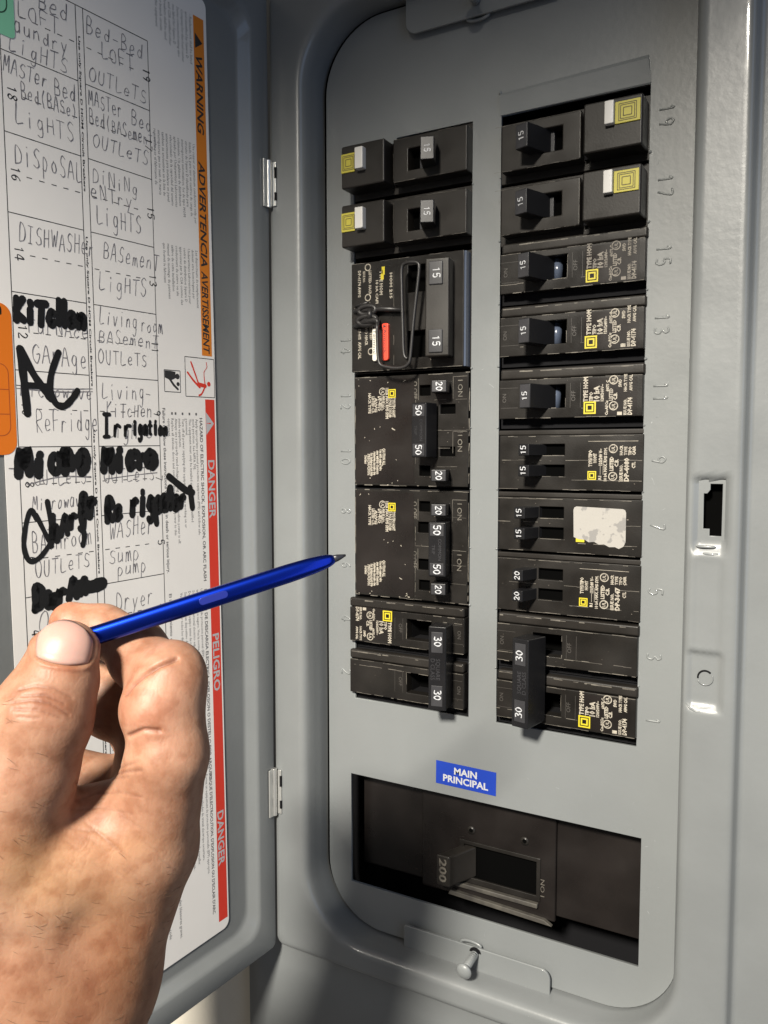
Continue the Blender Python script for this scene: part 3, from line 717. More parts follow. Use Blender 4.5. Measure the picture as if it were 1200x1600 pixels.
fp = MB()
def para(a, z0, lines, h=.052, gap=.083, bold=0.0):
    for k, s in enumerate(lines):
        if s: put_text(fp, lab, s, a-k*gap, z0, h, -90, bold=bold, off=.003, res=1, sx=.88)
para(-1.735, 11.1, ['- Replacement shall be listed', 'and identified by Square D', 'Company for this load center.', 'Series connected rating also', 'see label for Square D', 'and CSA certified other', 'breakers shall be used', 'for branch circuits', 'of this equipment'], .052, .087)
para(-1.735, 9.10, ['Use copper or aluminum conductors only, per', 'listado UL para uso en centros de carga de', 'circuito de Square D identificado para', 'interruptores automaticos, los de tipo HOM', 'solamente. Un gabinete de distribucion', 'aplicado por Underwriters Laboratories', 'seleccionado de la capacidad del usuario', 'anteriormente para instalarse en panel', 'tambien se encuentran en la lista de', 'interruptores que no sean de marca', 'registradas por el fabricante de'], .052, .080)
para(-1.735, 7.42, ['Les disjoncteurs de remplacement', 'doivent etre homologues par', 'Underwriters Laboratories pour', 'centre de distribution Square D', 'approuves par la CSA comme des', 'conducteurs de cuivre ou alu', 'calibre de cette installation', 'manuel de montage du panneau', 'que fournit le fabricant'], .052, .085)
put_text(fp, lab, 'HAZARD OF ELECTRIC SHOCK, EXPLOSION, OR ARC FLASH', -1.745, 4.72, .062, -90, length=2.72, bold=.02, off=.003)
para(-1.835, 4.70, ['Apply appropriate personal protective equipment (PPE) and follow safe', 'work practices. See NFPA 70E.', 'This equipment must only be installed and serviced by qualified', 'personnel.', 'Turn off all power supplying this equipment before working on or', 'inside equipment.', 'Always use a properly rated voltage sensing device to confirm power is off.', 'Replace all devices, doors and covers before turning on power to this', 'equipment.'], .052, .074)
for k in (0, 2, 4, 6, 7): quad(fp, lab, -1.835-k*.074, -1.800-k*.074, 4.76, 4.80, .003)
put_text(fp, lab, 'Failure to follow these instructions will result in death or serious injury.', -2.53, 4.86, .056, -90, length=2.62, bold=.015, off=.003)
put_text(fp, lab, 'PELIGRO DE DESCARGA ELECTRICA, EXPLOSION O DESTELLO POR ARQUEO', -1.745, 1.86, .062, -90, length=3.3, bold=.02, off=.003)
para(-1.835, 1.88, ['Utilice equipo de proteccion personal (EPP) apropiado y siga las practicas de', 'trabajo electrico seguro. Vea la norma NFPA 70E.', 'Solamente el personal electrico especializado debera instalar este equipo.', 'Desenergice el equipo antes de realizar cualquier trabajo en el.', 'Siempre utilice un dispositivo detector de tension adecuado.', 'Vuelva a colocar todos los dispositivos, las puertas y las cubiertas.'], .052, .088)
put_text(fp, lab, 'El incumplimiento de estas instrucciones podra causar la muerte o lesiones serias.', -2.51, 1.90, .055, -90, length=3.2, bold=.01, off=.003)
put_text(fp, lab, "RISQUE D'ELECTROCUTION, D'EXPLOSION OU D'ECLAIR D'ARC", -1.745, -1.35, .060, -90, length=2.5, bold=.02, off=.003)
para(-1.835, -1.32, ["Portez un equipement de protection personnelle (EPP) approprie", 'observez les methodes de travail electrique securitaire.', "Coupez l'alimentation de cet appareil avant d'y travailler.", 'Seul un personnel qualifie doit effectuer cette installation.', "Utilisez toujours un dispositif de detection de tension."], .052, .105)
put_text(fp, lab, 'Le non-respect de ces directives entrainera la mort ou des blessures graves.', -2.49, -1.45, .055, -90, length=2.45, off=.003)
put_text(fp, lab, 'Only qualified personnel shall install and service this load center per code', -2.72, -1.2, .055, -90, length=2.6, off=.003)
sobj('fine_print', fp, 'fine', kind='stuff')
# pictogram boxes
pb = MB()
for (a0, a1, z0, z1) in ((-2.03, -1.385, 5.065, 5.70), (-2.47, -2.14, 5.12, 5.46)):
    for p, q in (((a0, z0), (a1, z0)), ((a1, z0), (a1, z1)), ((a1, z1), (a0, z1)), ((a0, z1), (a0, z0))): lin(pb, lab, p, q, .012)
pb.add([lab(a, z, .0045) for a, z in ((-2.46, 5.45), (-2.46, 5.34), (-2.34, 5.30), (-2.24, 5.34), (-2.24, 5.44), (-2.34, 5.45))], [tuple(range(6))])
def disc(mb, plane, a, z, r, lift, n=12): mb.add([plane(a+r*math.cos(k*2*math.pi/n), z+r*math.sin(k*2*math.pi/n), lift) for k in range(n)], [tuple(range(n))])
disc(pb, lab, -2.20, 5.37, .045, .005); disc(pb, lab, -2.19, 5.25, .033, .005)
ribbon(pb, lab, [(-2.36, 5.32), (-2.28, 5.23), (-2.2, 5.17)], .04, .005)
sobj('instruction_pictogram', pb, 'ink')
pb = MB()
for pts, wd in (([(-1.90, 5.62), (-1.80, 5.40), (-1.74, 5.26)], .03), ([(-1.98, 5.45), (-1.86, 5.33), (-1.72, 5.22)], .035), ([(-1.74, 5.27), (-1.60, 5.25)], .07), ([(-1.60, 5.25), (-1.62, 5.45), (-1.60, 5.50)], .018), ([(-1.60, 5.50), (-1.55, 5.56), (-1.56, 5.64)], .012), ([(-1.60, 5.24), (-1.68, 5.12), (-1.74, 5.09)], .03)):
    ribbon(pb, lab, smooth_poly(pts), wd, .005)
disc(pb, lab, -1.515, 5.285, .04, .0052)
sobj('shock_pictogram', pb, 'red')

# stickers on the door beside the sheet
def sticker(name, label, outl, m, lift, org, cat='sticker'):
    t = thing(name, label, cat, lab(*org)); oo = lab(*org)
    mb = MB(); n = len(outl)
    mb.add([lab(a, z, lift+.006) for a, z in outl]+[lab(a, z, lift) for a, z in outl], [tuple(range(n))]+[(i, i+n, (i+1) % n+n, (i+1) % n) for i in range(n)])
    mb.xf(lambda x, y, z: (x-oo[0], y-oo[1], z-oo[2])); obj('film', mb, m, t, fix=False)
    return t, oo
t, oo = sticker('orange_sticker', 'orange rounded sticker at the left edge of the directory sheet', rrect(-6.1, -5.03, 4.17, 6.13, .17, 6), 'orange_st', .002, (-5.5, 5.0))
mb = MB(); rr_ = rrect(-5.9, -5.11, 4.42, 5.35, .12, 6); rr_.append(rr_[0])
for p, q in zip(rr_[:-1], rr_[1:]): lin(mb, lab, p, q, .010, .0105)
for z in (5.02, 4.70): lin(mb, lab, (-5.9, z), (-5.11, z), .010, .0107)
mb.xf(lambda x, y, z: (x-oo[0], y-oo[1], z-oo[2])); obj('outline', mb, 'line_brown', t, fix=False)
t, oo = sticker('green_sticker', 'pale green sticker at the upper left corner of the directory sheet', rrect(-5.9, -4.80, 9.52, 11.2, .06, 4), 'green_st', .012, (-5.2, 10.0))
mb = MB(); rr_ = rrect(-5.8, -4.90, 9.78, 10.9, .13, 6); rr_.append(rr_[0])
for p, q in zip(rr_[:-1], rr_[1:]): lin(mb, lab, p, q, .018, .0205)
lin(mb, lab, (-5.8, 10.28), (-4.90, 10.28), .014, .0207)
mb.xf(lambda x, y, z: (x-oo[0], y-oo[1], z-oo[2])); obj('outline', mb, 'line_green', t, fix=False)

# ================================================================== MAIN / PRINCIPAL label on the dead front
t = thing('main_label', 'blue rectangular label reading MAIN PRINCIPAL above the large main breaker', 'label', (.775, 0, -1.49), (0, math.radians(.5), 0))
mb = MB().box(-.565, .565, -.008, -.001, -.205, .205); obj('film', mb, 'blue', t)
mb = MB(); pf = lambda a, b, l: (a, -.008-l, b)
put_text(mb, pf, 'MAIN', 0, .022, .115, bold=.03, center=True, length=.43); put_text(mb, pf, 'PRINCIPAL', 0, -.135, .115, bold=.03, center=True, length=.85)
obj('lettering', mb, 'white_print', t)

# ================================================================== circuit breakers
# local frame: x away from the panel's centre line, z up for the right column; the left column is the same turned by 180 degrees
PCX = 1.07
bp = lambda y: (lambda a, b, l: (a, y-l, b))
def brk(label, side, row, nrows=1, group='branch circuit breakers'):
    z = row+(nrows-1)/2
    return thing('circuit_breaker', label, 'circuit breaker', (PCX, 0, z), (0, 0 if side > 0 else math.pi, 0), group)
def handle(t, u, v, yf, amps, w=.21, hv=.19, top=.36, tilt=18., capm='cap', tx=.105, shape=None, lab_bold=.012, dz=0., name='handle'):
    tx *= .88
    """lever: tilted block leaning to the centre; number printed on its top, reading along +z"""
    mb = MB()
    h = top+.30; wb = w*1.25
    vs = []
    for y_, ww, vv in ((0, w/2, hv), (h*.55, w/2*1.06, hv*1.0), (h, wb/2, hv*1.0)):
        for a, b in ((-ww, -vv), (ww, -vv), (ww, vv), (-ww, vv)): vs.append((a, y_, b))
    mb.add(vs, [(0, 1, 2, 3)]+[(i+4*k, i+4*(k+1), (i+1) % 4+4*(k+1), (i+1) % 4+4*k) for k in range(2) for i in range(4)]+[(11, 10, 9, 8)])
    ca, sa = math.cos(math.radians(tilt)), math.sin(math.radians(tilt))
    def tr(x, y, z): return (u + x*ca + y*sa, yf-top + y*ca - x*sa, v + z)
    mb.xf(tr)
    hd = obj(name, mb, 'handle', t, bevel=0.014)
    cm = MB().box(-w/2+.012, w/2-.012, -.004, .01, -hv+.012, hv-.012).xf(tr)
    obj('cap', cm, capm, hd, bevel=0.003)
    tm = MB(); put_num(tm, lambda a, b, l: (a, -.006-l, b), amps, .045+dz, 0, tx)
    tm.xf(tr); obj('rating_number', tm, 'white_print', hd)
    return hd
def rating_print(t, y, lines, pm_='print', u0=1.70, sq=(1.80, -.20, .19), ul=((2.17, -.16),), marks=True, plate=None, s=1.0):
    if plate:
        obj('rating_plate', MB().box(plate[0], plate[1], y-.004, y+.01, plate[2], plate[3]), 'bake3', t); y -= .0045
    P = bp(y)
    if sq:
        cu_, cv_, w_ = sq
        m1 = MB()
        def ringq(mb, r0_, r1_, lift):
            for a0, a1, b0, b1 in ((-r0_, r0_, r1_, r0_), (-r0_, r0_, -r0_, -r1_), (-r0_, -r1_, -r1_, r1_), (r1_, r0_, -r1_, r1_)):
                quad(mb, P, cu_+a0, cu_+a1, cv_+b0, cv_+b1, lift)
        ringq(m1, w_/2, w_/2*.76, .003); ringq(m1, w_/2*.60, w_/2*.34, .003)
        obj('square_emblem', m1, 'yellow', t)
    m2 = MB()
    for (u, s_, v, L, h) in lines: put_text(m2, P, s_, u, v, h*1.08, 90, length=L, bold=.05, off=.003, res=1)
    for (cu2, cv2) in ul:
        pts = [(cu2+.062*math.cos(a), cv2+.062*math.sin(a)) for a in np.linspace(0, 2*math.pi, 17)]
        for p, q in zip(pts[:-1], pts[1:]): lin(m2, P, p, q, .016, .003)
        put_text(m2, P, 'UL', cu2+.025, cv2, .05, 90, center=True, bold=.03, off=.003, res=1)
    obj('rating_print', m2, pm_, t)
HOM = [(1.775, 'TYPE HOM', -.085, .38, .060), (1.855, 'TIPO', -.085, .15, .048), (1.955, '10 kA', -.085, .24, .075), (2.02, '120/240V~', -.085, .26, .040), (2.09, 'Cu-Al/Cu', -.30, .22, .038), (2.10, '60/75 C', .06, .17, .038), (2.16, 'LISTED', -.08, .19, .050), (2.225, 'C.B.', -.07, .11, .050), (2.30, '1', -.30, .05, .06), (2.29, 'SWD', .12, .12, .042), (2.37, 'ISSUE NO.', -.30, .24, .040), (2.37, 'HACR TYPE', .05, .26, .040), (2.45, 'DP-4174', -.30, .26, .058), (2.45, 'AWG CAL', .06, .24, .04)]
def wornline(t, y, segs, seed=0, w_=.012, name='worn_edge'):
    """thin chipped and dusty edge highlights: many short uneven slivers"""
    r = random.Random(seed); mb = MB(); P = bp(y)
    for (u0, v0, u1, v1) in segs:
        L = math.hypot(u1-u0, v1-v0); x = 0
        while x < L:
            dl = r.uniform(.03, .22)
            if r.random() < .62:
                a = (u0+(u1-u0)*x/L, v0+(v1-v0)*x/L); b = (u0+(u1-u0)*min(L, x+dl)/L, v0+(v1-v0)*min(L, x+dl)/L)
                o_ = r.uniform(-.004, .004)
                lin(mb, P, (a[0]+o_, a[1]+o_), (b[0]-o_, b[1]+o_), w_*r.uniform(.3, 1.0), .0022+r.random()*.0006)
            x += dl
    if mb.f: obj(name, mb, 'worn', t, fix=False)

def single(t, v0=0.0, yf=-.10, amps='15', lines=HOM, prn=True, hu=.80, seed=1, hand=True, tilt=18., top=.40, plate=True, fl=1):
    # low dark body, raised face with its slot, and a rounded dusty shoulder on the side that points up in the room
    sl = (.92, 1.40, v0-.175, v0+.185)
    bd = MB(); bd.slab(.26, 2.62, v0-.485, v0+.485, .10, .9, [(.92, 1.40, v0-.19, v0+.2)])
    obj('body', bd, 'dark', t)
    fa, fb = (v0-.335, v0+.290) if fl > 0 else (v0-.290, v0+.335)
    fc = MB(); fc.slab(.30, 2.585, fa, fb, yf, .10, [sl]); obj('face', fc, 'bake', t, bevel=.014)
    sa, sb = (v0+.296, v0+.462) if fl > 0 else (v0-.462, v0-.296)
    st = MB(); st.slab(.31, 2.60, sa, sb, yf+.018, .10); obj('shoulder', st, 'bake2', t, bevel=.034, segs=3)
    obj('slot_floor', MB().box(.93, 1.39, .40, .42, v0-.18, v0+.19), 'void', t)
    if hand:
        sd = MB(); sd.tube([(1.17, .14, v0-.165), (1.17, .14, v0+.175)], .085, 16); obj('slider', sd, 'slide', t, smooth=True)
        handle(t, hu, v0, yf, amps, tilt=tilt, top=top)
    for s_, x_ in (('ON', .42), ('OFF', 1.56)):
        em = MB(); put_text(em, bp(yf), s_, x_, v0, .065, 90, center=True, off=.0015); obj('embossed_word', em, 'print_dim', t)
    em = MB()
    for p, q in (((.33, v0-.16), (.62, v0-.16)), ((.31, v0+.16), (.62, v0+.16)), ((1.48, v0-.18), (1.48, v0+.2)), ((1.64, v0-.18), (1.64, v0+.2))): lin(em, bp(yf), p, q, .005, .0012)
    obj('moulded_line', em, 'print_dim', t, kind='stuff')
    if prn: rating_print(t, yf, [(a, b, c+v0, d, e) for a, b, c, d, e in lines], sq=(1.79, -.19+v0, .19), ul=((2.155, -.17+v0), (2.15, .22+v0)), plate=(1.68, 2.50, v0-.31, v0+.255) if plate else None, pm_='print_old' if seed == 3 else 'print')
    wornline(t, yf, [(.31, fb-.008, 2.57, fb-.008), (.31, fa+.008, 2.57, fa+.008), (.92, v0-.18, 1.41, v0-.18), (1.405, v0-.17, 1.405, v0+.18), (.3, v0-.19, .7, v0-.19), (1.45, v0-.19, 2.5, v0-.19)], seed)
    wornline(t, yf+.018, [(.34, (sb if fl > 0 else sa)-.04*fl, 2.56, (sb if fl > 0 else sa)-.04*fl)], seed+50, .022)

# right column: 15, 13, 11
for row, lab_, sd in ((7, 'single 15 amp black breaker below the two with white test buttons, right column', 3), (6, 'single 15 amp black breaker, middle of the three alike beside number 13', 4), (5, 'single 15 amp black breaker beside number 11, just above the paired handles', 5)):
    t = brk(lab_, 1, row); dv = (.0, .012, -.02)[7-row]; single(t, seed=sd, hu=(.83, .85, .88)[7-row], lines=[(a+dv, b, c+dv*.6, d, e) for a, b, c, d, e in HOM])
# arc-fault breakers with test button
def afci(label, side, row, seed):
    t = brk(label, side, row, group='breakers with white test buttons')
    obj('body', MB().slab(.24, 2.60, -.47, .47, .03, .9), 'bake2', t, bevel=.012)
    obj('face', MB().slab(.34 if side > 0 else .25, 1.62, -.36, .36, -.22, .03, [(.98, 1.33, -.165, .19)]), 'bake2', t, bevel=.02)
    obj('slot_floor', MB().box(.985, 1.325, .0, .02, -.16, .185), 'void', t)
    obj('test_block', MB().prism(rrect(1.70, 2.56, -.36, .36, .03, 3), -.38, .03), 'bake2', t, bevel=.03, segs=3)
    obj('block_gap', MB().box(1.63, 1.69, -.05, .03, -.33, .33), 'dark', t)
    sd_ = MB().box(1.05, 1.17, -.10, .0, -.15, .17); obj('slider', sd_, 'cap', t, bevel=.01)
    handle(t, .80, .02, -.22, '15', w=.23, hv=.185, top=.34, tilt=20)
    ye = MB().box(2.17, 2.53, -.40, -.37, -.02, .29) if side > 0 else MB().box(2.28, 2.55, -.40, -.37, -.22, .10)
    c_ = (2.35, .135) if side > 0 else (2.40, -.06)
    if side > 0: w_ = .36
    yb = obj('label_button', ye, 'yellow_dull', t, bevel=.006)
    lm = MB(); P = bp(-.4005)
    for r_ in ((.115, .085) if side > 0 else (.10, .085)):
        pass
    for r_, wd in ((.125, .012), (.10, .012), (.06, .014)):
        k = 1 if side > 0 else .92
        q_ = [(c_[0]-r_*k, c_[1]-r_*.95), (c_[0]+r_*k, c_[1]-r_*.95), (c_[0]+r_*k, c_[1]+r_*.95), (c_[0]-r_*k, c_[1]+r_*.95)]
        for i in range(4): lin(lm, P, q_[i], q_[(i+1) % 4], wd, .0015)
    obj('square_emblem', lm, 'olive_line', yb)
    tb = MB().box(2.03, 2.165, -.47, -.37, -.02, .31) if side > 0 else MB().box(2.06, 2.22, -.50, -.37, -.26, .10)
    obj('test_button', tb, 'white_plastic', t, bevel=.015)
    wornline(t, -.22, [(.22, -.35, 1.6, -.35), (.24, .35, 1.6, .35), (1.61, -.33, 1.61, .33)], seed, .006)
    return t
afci('breaker with white test button and olive square, top of the right column', 1, 8.90, 11)
afci('breaker with white test button and olive square, second in the right column', 1, 7.92, 12)
afci('breaker with white test button and olive square, top of the left column', -1, 9.05, 13)
afci('breaker with white test button and olive square, second in the left column', -1, 8.05, 14)

# tandems 9, 7, 5
TAN = [(1.80, 'TYPE/TIPO', -.10, .26, .048), (1.87, 'HOMT', -.04, .15, .044), (1.955, '120/240 V~', -.08, .26, .044), (1.945, 'R1', -.30, .06, .04), (2.03, '10 kA MAX. RMS SYM.', -.32, .52, .040), (2.13, 'LISTED', -.16, .22, .050), (2.205, 'C.B.', -.10, .12, .050), (2.275, 'ISSUE NO.', -.32, .26, .044), (2.27, 'HACR', .08, .15, .040), (2.335, 'TYPE', .08, .13, .04), (2.40, 'TIPO', .08, .13, .04), (2.46, 'CABR', .08, .14, .04), (2.365, 'DP-4080', -.32, .36, .062), (2.46, 'CTL', -.12, .10, .044)]
def tandem(label, row, amps, seed, prn=True, du=0.0, num='DP-4080'):
    t = brk(label, 1, row, group='tandem breakers with two narrow handles')
    h1 = (.98, 1.38, .075, .255); h2 = (.98, 1.38, -.255, -.075)
    obj('body', MB().slab(.24, 2.62, -.487, .487, .06, .9), 'dark', t)
    obj('face', MB().slab(.29, 2.60, -.475, .40, -.03, .06, [h1, h2]), 'bake', t, bevel=.012)
    obj('face_step', MB().slab(.26, 2.60, .405, .480, .0, .06), 'bake2', t, bevel=.01)
    obj('slot_floor', MB().box(.98, 1.38, .052, .058, -.26, .26), 'void', t)
    for v in (.165, -.165): handle(t, .83+du, v, -.03, amps, w=.20, hv=.092, top=.36, tilt=14, tx=.105, dz=.0, capm='handle')
    wornline(t, -.03, [(.27, .0, 1.0, .0), (1.4, .0, 2.58, .0), (1.0, -.262, 1.4, -.262), (1.0, .07, 1.38, .07), (1.5, -.31, 2.58, -.31), (.27, .38, 2.58, .38), (.28, -.465, 2.58, -.465)], seed, .010)
    if prn:
        L = [(a, (num if b == 'DP-4080' else b), c, d, e) for a, b, c, d, e in TAN]
        rating_print(t, -.03, [(a+prn_du(du), b, c, d, e) for a, b, c, d, e in L], sq=(1.80+prn_du(du), -.235, .135), ul=((2.125+prn_du(du), -.245), (2.125+prn_du(du), .18)), plate=None)
        m_ = MB(); P = bp(-.03); x0 = 1.735+prn_du(du)
        for p, q in (((x0, .295), (2.50+prn_du(du), .295)), ((1.93+prn_du(du), -.22), (1.93+prn_du(du), .0)), ((1.975+prn_du(du), -.22), (1.975+prn_du(du), .0))): lin(m_, P, p, q, .006, .003)
        obj('print_rule', m_, 'print', t)
    return t
def prn_du(du): return {0.0: .02}.get(du, du)
tandem('tandem breaker with two 15 handles and a printed rating beside number 9', 4, '15', 21)
tandem('tandem breaker with two 15 handles beneath the scuffed white sticker', 3, '15', 22, prn=False, du=-.06)
tandem('tandem breaker with two 20 handles beside number 5', 2, '20', 23, du=-.08, num='DP-3647')
# scuffed white sticker with torn lower edge
top_ = rrect(2.62, 3.42, 2.72, 3.265, .04, 4)
pts = [(2.62, 2.79), (2.70, 2.76), (2.80, 2.755), (2.86, 2.72), (2.95, 2.73), (3.02, 2.69), (3.10, 2.70), (3.18, 2.66), (3.27, 2.665), (3.33, 2.64), (3.40, 2.68), (3.43, 2.75)] + [(3.43, 3.20), (3.415, 3.24), (3.38, 3.255), (2.66, 3.275), (2.625, 3.26), (2.61, 3.22)]
mb = MB(); n = len(pts); mb.add([(x, -.036, z) for x, z in pts]+[(x, -.0301, z) for x, z in pts], [tuple(range(n))]+[(i, i+n, (i+1) % n+n, (i+1) % n) for i in range(n)])
mb.xf(lambda x, y, z: (x-3.0, y+.03, z-2.95)); o = obj('white_sticker', mb, 'sticker_white'); o.location = Vector((3.0, -.03, 2.95))*I
tag(o, 'scuffed blank white sticker with torn lower edge on a breaker beside number 7', 'sticker')
ysq = MB(); P = bp(-.03)
quad(ysq, P, 2.655, 2.79, 2.715, 2.775, .0025); obj('square_emblem', ysq.xf(lambda x, y, z: (x-PCX, y, z-3)), 'yellow', [q for q in COL.objects if q.name.startswith('circuit_breaker') and 'scuffed' in q.get('label', '')][0])

# two-pole 30s with one long tie
def twopole(label, side, row, seed, tie_u, tie_y):
    t = brk(label, side, row, 2, group='two pole breakers with long 30 amp handle ties')
    single_v = (-.44, .52) if side > 0 else (-.52, .44)
    for i, v in enumerate(single_v):
        single(t, v0=v, yf=-.10, hand=False, prn=(i == 0), seed=seed+i, plate=(i == 0), fl=side)
    # the tie: a long bar over both levers
    w_, y0 = .30, tie_y
    tl = math.radians(12); ca, sa = math.cos(tl), math.sin(tl)
    def tr(x, y, z): return (tie_u + x*ca + y*sa, y0 + y*ca - x*sa, z)
    mb = MB(); mb.add([(-.15, 0, -.73), (.15, 0, -.73), (.15, 0, .70), (-.15, 0, .70), (-.17, .5, -.70), (.17, .5, -.70), (.17, .5, .68), (-.17, .5, .68)], [(0, 1, 2, 3), (4, 7, 6, 5), (0, 4, 5, 1), (1, 5, 6, 2), (2, 6, 7, 3), (3, 7, 4, 0)]).xf(tr)
    hd = obj('handle_tie', mb, 'handle', t, bevel=.02)
    for v in (-.46, .45):
        obj('cap', MB().box(-.095, .10, -.008, .01, v-.175, v+.175).xf(tr), 'cap', hd, bevel=.006)
        m_ = MB(); put_num(m_, lambda a, b, l: (a, -.0085-l, b), '30', .045, v-.02, .115); m_.xf(tr); obj('rating_number', m_, 'white_print', hd)
    m_ = MB(); P_ = lambda a, b, l: (a, -l, b)
    for s_, x_ in (('SQUARE', .02), ('D CLASS', .11)):
        m_ = MB(); put_text(m_, P_, s_, x_, 0, .07, 90, center=True, off=.002, length=.36, bold=.0); m_.xf(tr); obj('embossed_word', m_, 'cap', hd)
    return t
twopole('two pole 30 amp breaker at the bottom of the right column', 1, 0, 31, .90, -.62)
twopole('two pole 30 amp breaker at the bottom of the left column', -1, 0, 41, .58, -.56)

# quads in the left column
QL = [(1.735, 'TYPE/TIPO HOMT', -.08, .34, .046), (1.80, '2 POLE 120/240', -.08, .34, .040), (1.865, '10kA MAX RMS SYM', -.26, .54, .040), (1.95, 'ISSUE NO.', -.12, .25, .045), (2.02, 'DP-4075', -.12, .26, .062), (2.09, 'AWG', -.10, .26, .038), (2.15, 'LISTED C.B.', -.12, .30, .040), (2.22, 'HACR TYPE', -.18, .36, .038)]
def quad_breaker(label, row, seed, t50_u, off50):
    t = brk(label, -1, row, 2, group='quad breakers with 20 and 50 amp handles')
    holes = [(.99, 1.20, .60, .78), (.99, 1.20, -.78, -.60)]
    if off50: holes += [(.52, .80, .28, .44), (.52, .80, -.44, -.28)]
    else: holes += [(.99, 1.22, .23, .42), (.99, 1.22, -.42, -.23)]
    obj('body', MB().slab(.23, 2.54, -.985, .985, .06, .9), 'dark', t)
    obj('face', MB().slab(.28, 2.51, -.97, .96, -.03, .06, holes), 'bake', t, bevel=.012)
    obj('slot_floor', MB().box(.3, 1.25, .052, .058, -.9, .9), 'void', t)
    obj('rating_plate', MB().box(1.30, 2.48, -.035, -.029, -.92, .92), 'bake3', t)
    for v in (.76 if off50 else .68, -.72 if off50 else -.66):
        handle(t, .66, v, -.03, '20', w=.26, hv=.10, top=.34, tilt=16, tx=.115, capm='cap')
    # long 50 tie
    u = t50_u; tl = math.radians(-6 if off50 else 12); ca, sa = math.cos(tl), math.sin(tl); y0 = -.42
    def tr(x, y, z): return (u + x*ca + y*sa, y0 + y*ca - x*sa, z)
    mb = MB().box(-.15, .15, 0, .34, -.46, .46).xf(tr); hd = obj('handle_tie', mb, 'handle', t, bevel=.02)
    for v in (-.33, .33):
        obj('cap', MB().box(-.115, .12, -.008, .01, v-.10, v+.10).xf(tr), 'cap', hd, bevel=.005)
        m_ = MB(); put_num(m_, lambda a, b, l: (a, -.0085-l, b), '50', .055, v, .115); m_.xf(tr); obj('rating_number', m_, 'white_print', hd)
    for s_, x_ in (('COMMON', -.02), ('TRIP', .09)):
        m_ = MB(); put_text(m_, lambda a, b, l: (a, -l, b), s_, x_, 0, .055, 90, center=True, off=.002); m_.xf(tr); obj('embossed_word', m_, 'cap', hd)
    m_ = MB(); P = bp(-.03)
    for v in (.62, -.25) if not off50 else (.70, -.22):
        put_text(m_, P, 'O OFF', 1.32, -v, .075, 90, center=True, off=.002, length=.30); put_text(m_, P, 'I ON', .47, -v, .085, 90, center=True, off=.002, length=.28)
        for p, q in (((.30, -v-.2), (.56, -v-.2)), ((.56, -v-.2), (.56, -v+.17)), ((1.22, -v-.2), (1.22, -v+.17))): lin(m_, P, p, q, .007, .0015)
    obj('switch_lettering', m_, 'worn', t)
    rating_print(t, -.0352, [(a, b, c-.50, d, e*1.25) for a, b, c, d, e in QL], sq=(1.74, -.66, .15), ul=((1.93, -.70),), plate=None)
    m_ = MB(); P = bp(-.0352)
    for k in range(7):
        L_ = (.30, .38, .42, .42, .42, .38, .16)[k]
        put_text(m_, P, ('CAUTION ALL', 'Use with copper wire', 'see wiring diagram', 'remove handle tie', 'for independent trip', 'PRECAUCION', 'Series')[k], 1.93+k*.062, .30+.02*k, .054, 90, length=L_, bold=.06, off=.002, res=1)
    obj('caution_print', m_, 'print', t)
    wornline(t, -.03, [(.25, -.96, 2.5, -.96), (.25, .955, 2.5, .955), (2.50, -.95, 2.50, .95), (.26, -.9, .26, .9)], seed, .016)
    wornline(t, -.03, [(.3, -.52, .9, -.52), (.3, .30, .9, .30), (.3, .62, .9, .62), (1.27, -.9, 1.27, .9), (.25, .0, .9, .0), (.25, .04, .9, .04), (1.0, .0, 1.28, .0)], seed+1, .008)
    # paint splashes
    r = random.Random(seed); mb = MB(); P = bp(-.0352)
    for k in range(16):
        u_, v_ = r.uniform(1.35, 2.45), r.choice([-.9, .9, -.05, r.uniform(-.9, .9)])+r.uniform(-.05, .05)
        L_ = r.uniform(.01, .10) if r.random() < .35 else .014; a_ = r.uniform(0, 6.28); wd = r.uniform(.006, .016)
        ribbon(mb, P, [(u_, v_), (u_+L_*math.cos(a_)*.5, v_+L_*math.sin(a_)*.5+.005), (u_+L_*math.cos(a_), v_+L_*math.sin(a_))], wd, .002, .4)
    obj('paint_specks', mb, 'print', t, kind='stuff', fix=False)
    return t
quad_breaker('four handle breaker with its 50 amp tie flipped off, beside number 12', 4, 51, 1.01, True)
quad_breaker('four handle breaker with its 50 amp tie on, nearest the pen tip', 2, 61, .66, False)

# the 15/15 pair with printed ends and a wire clip over it
t = brk('two pole 15 amp breaker under the wire lock-out clip, left column', -1, 6, 2, group=None)
obj('body', MB().slab(.22, 2.54, -.98, .97, .03, .9), 'bake2', t, bevel=.012)
obj('face', MB().slab(.32, 2.50, -.95, .95, -.15, .03, [(.98, 1.36, .30, .75), (.98, 1.36, -.80, -.35)]), 'bake', t, bevel=.016)
obj('slot_floor', MB().box(.98, 1.36, .0, .02, -.82, .77), 'void', t)
obj('edge_rail', MB().box(.275, .315, -.16, .03, -.93, .95), 'slide', t, bevel=.008)
tr = lambda x, y, z: (.66+x*.98+y*.17, -.46+y*.98-x*.17, z)
hd = obj('handle_tie', MB().box(-.21, .21, 0, .32, -.80, .80).xf(tr), 'bake2', t, bevel=.03)
for v in (-.55, .55):
    obj('cap', MB().box(-.10, .14, -.025, .01, v-.19, v+.19).xf(tr), 'cap', hd, bevel=.02)
    m_ = MB(); put_num(m_, lambda a, b, l: (a, -.026-l, b), '15', .06, v, .115); m_.xf(tr); obj('rating_number', m_, 'white_print', hd)
P = bp(-.15)
pm = MB()
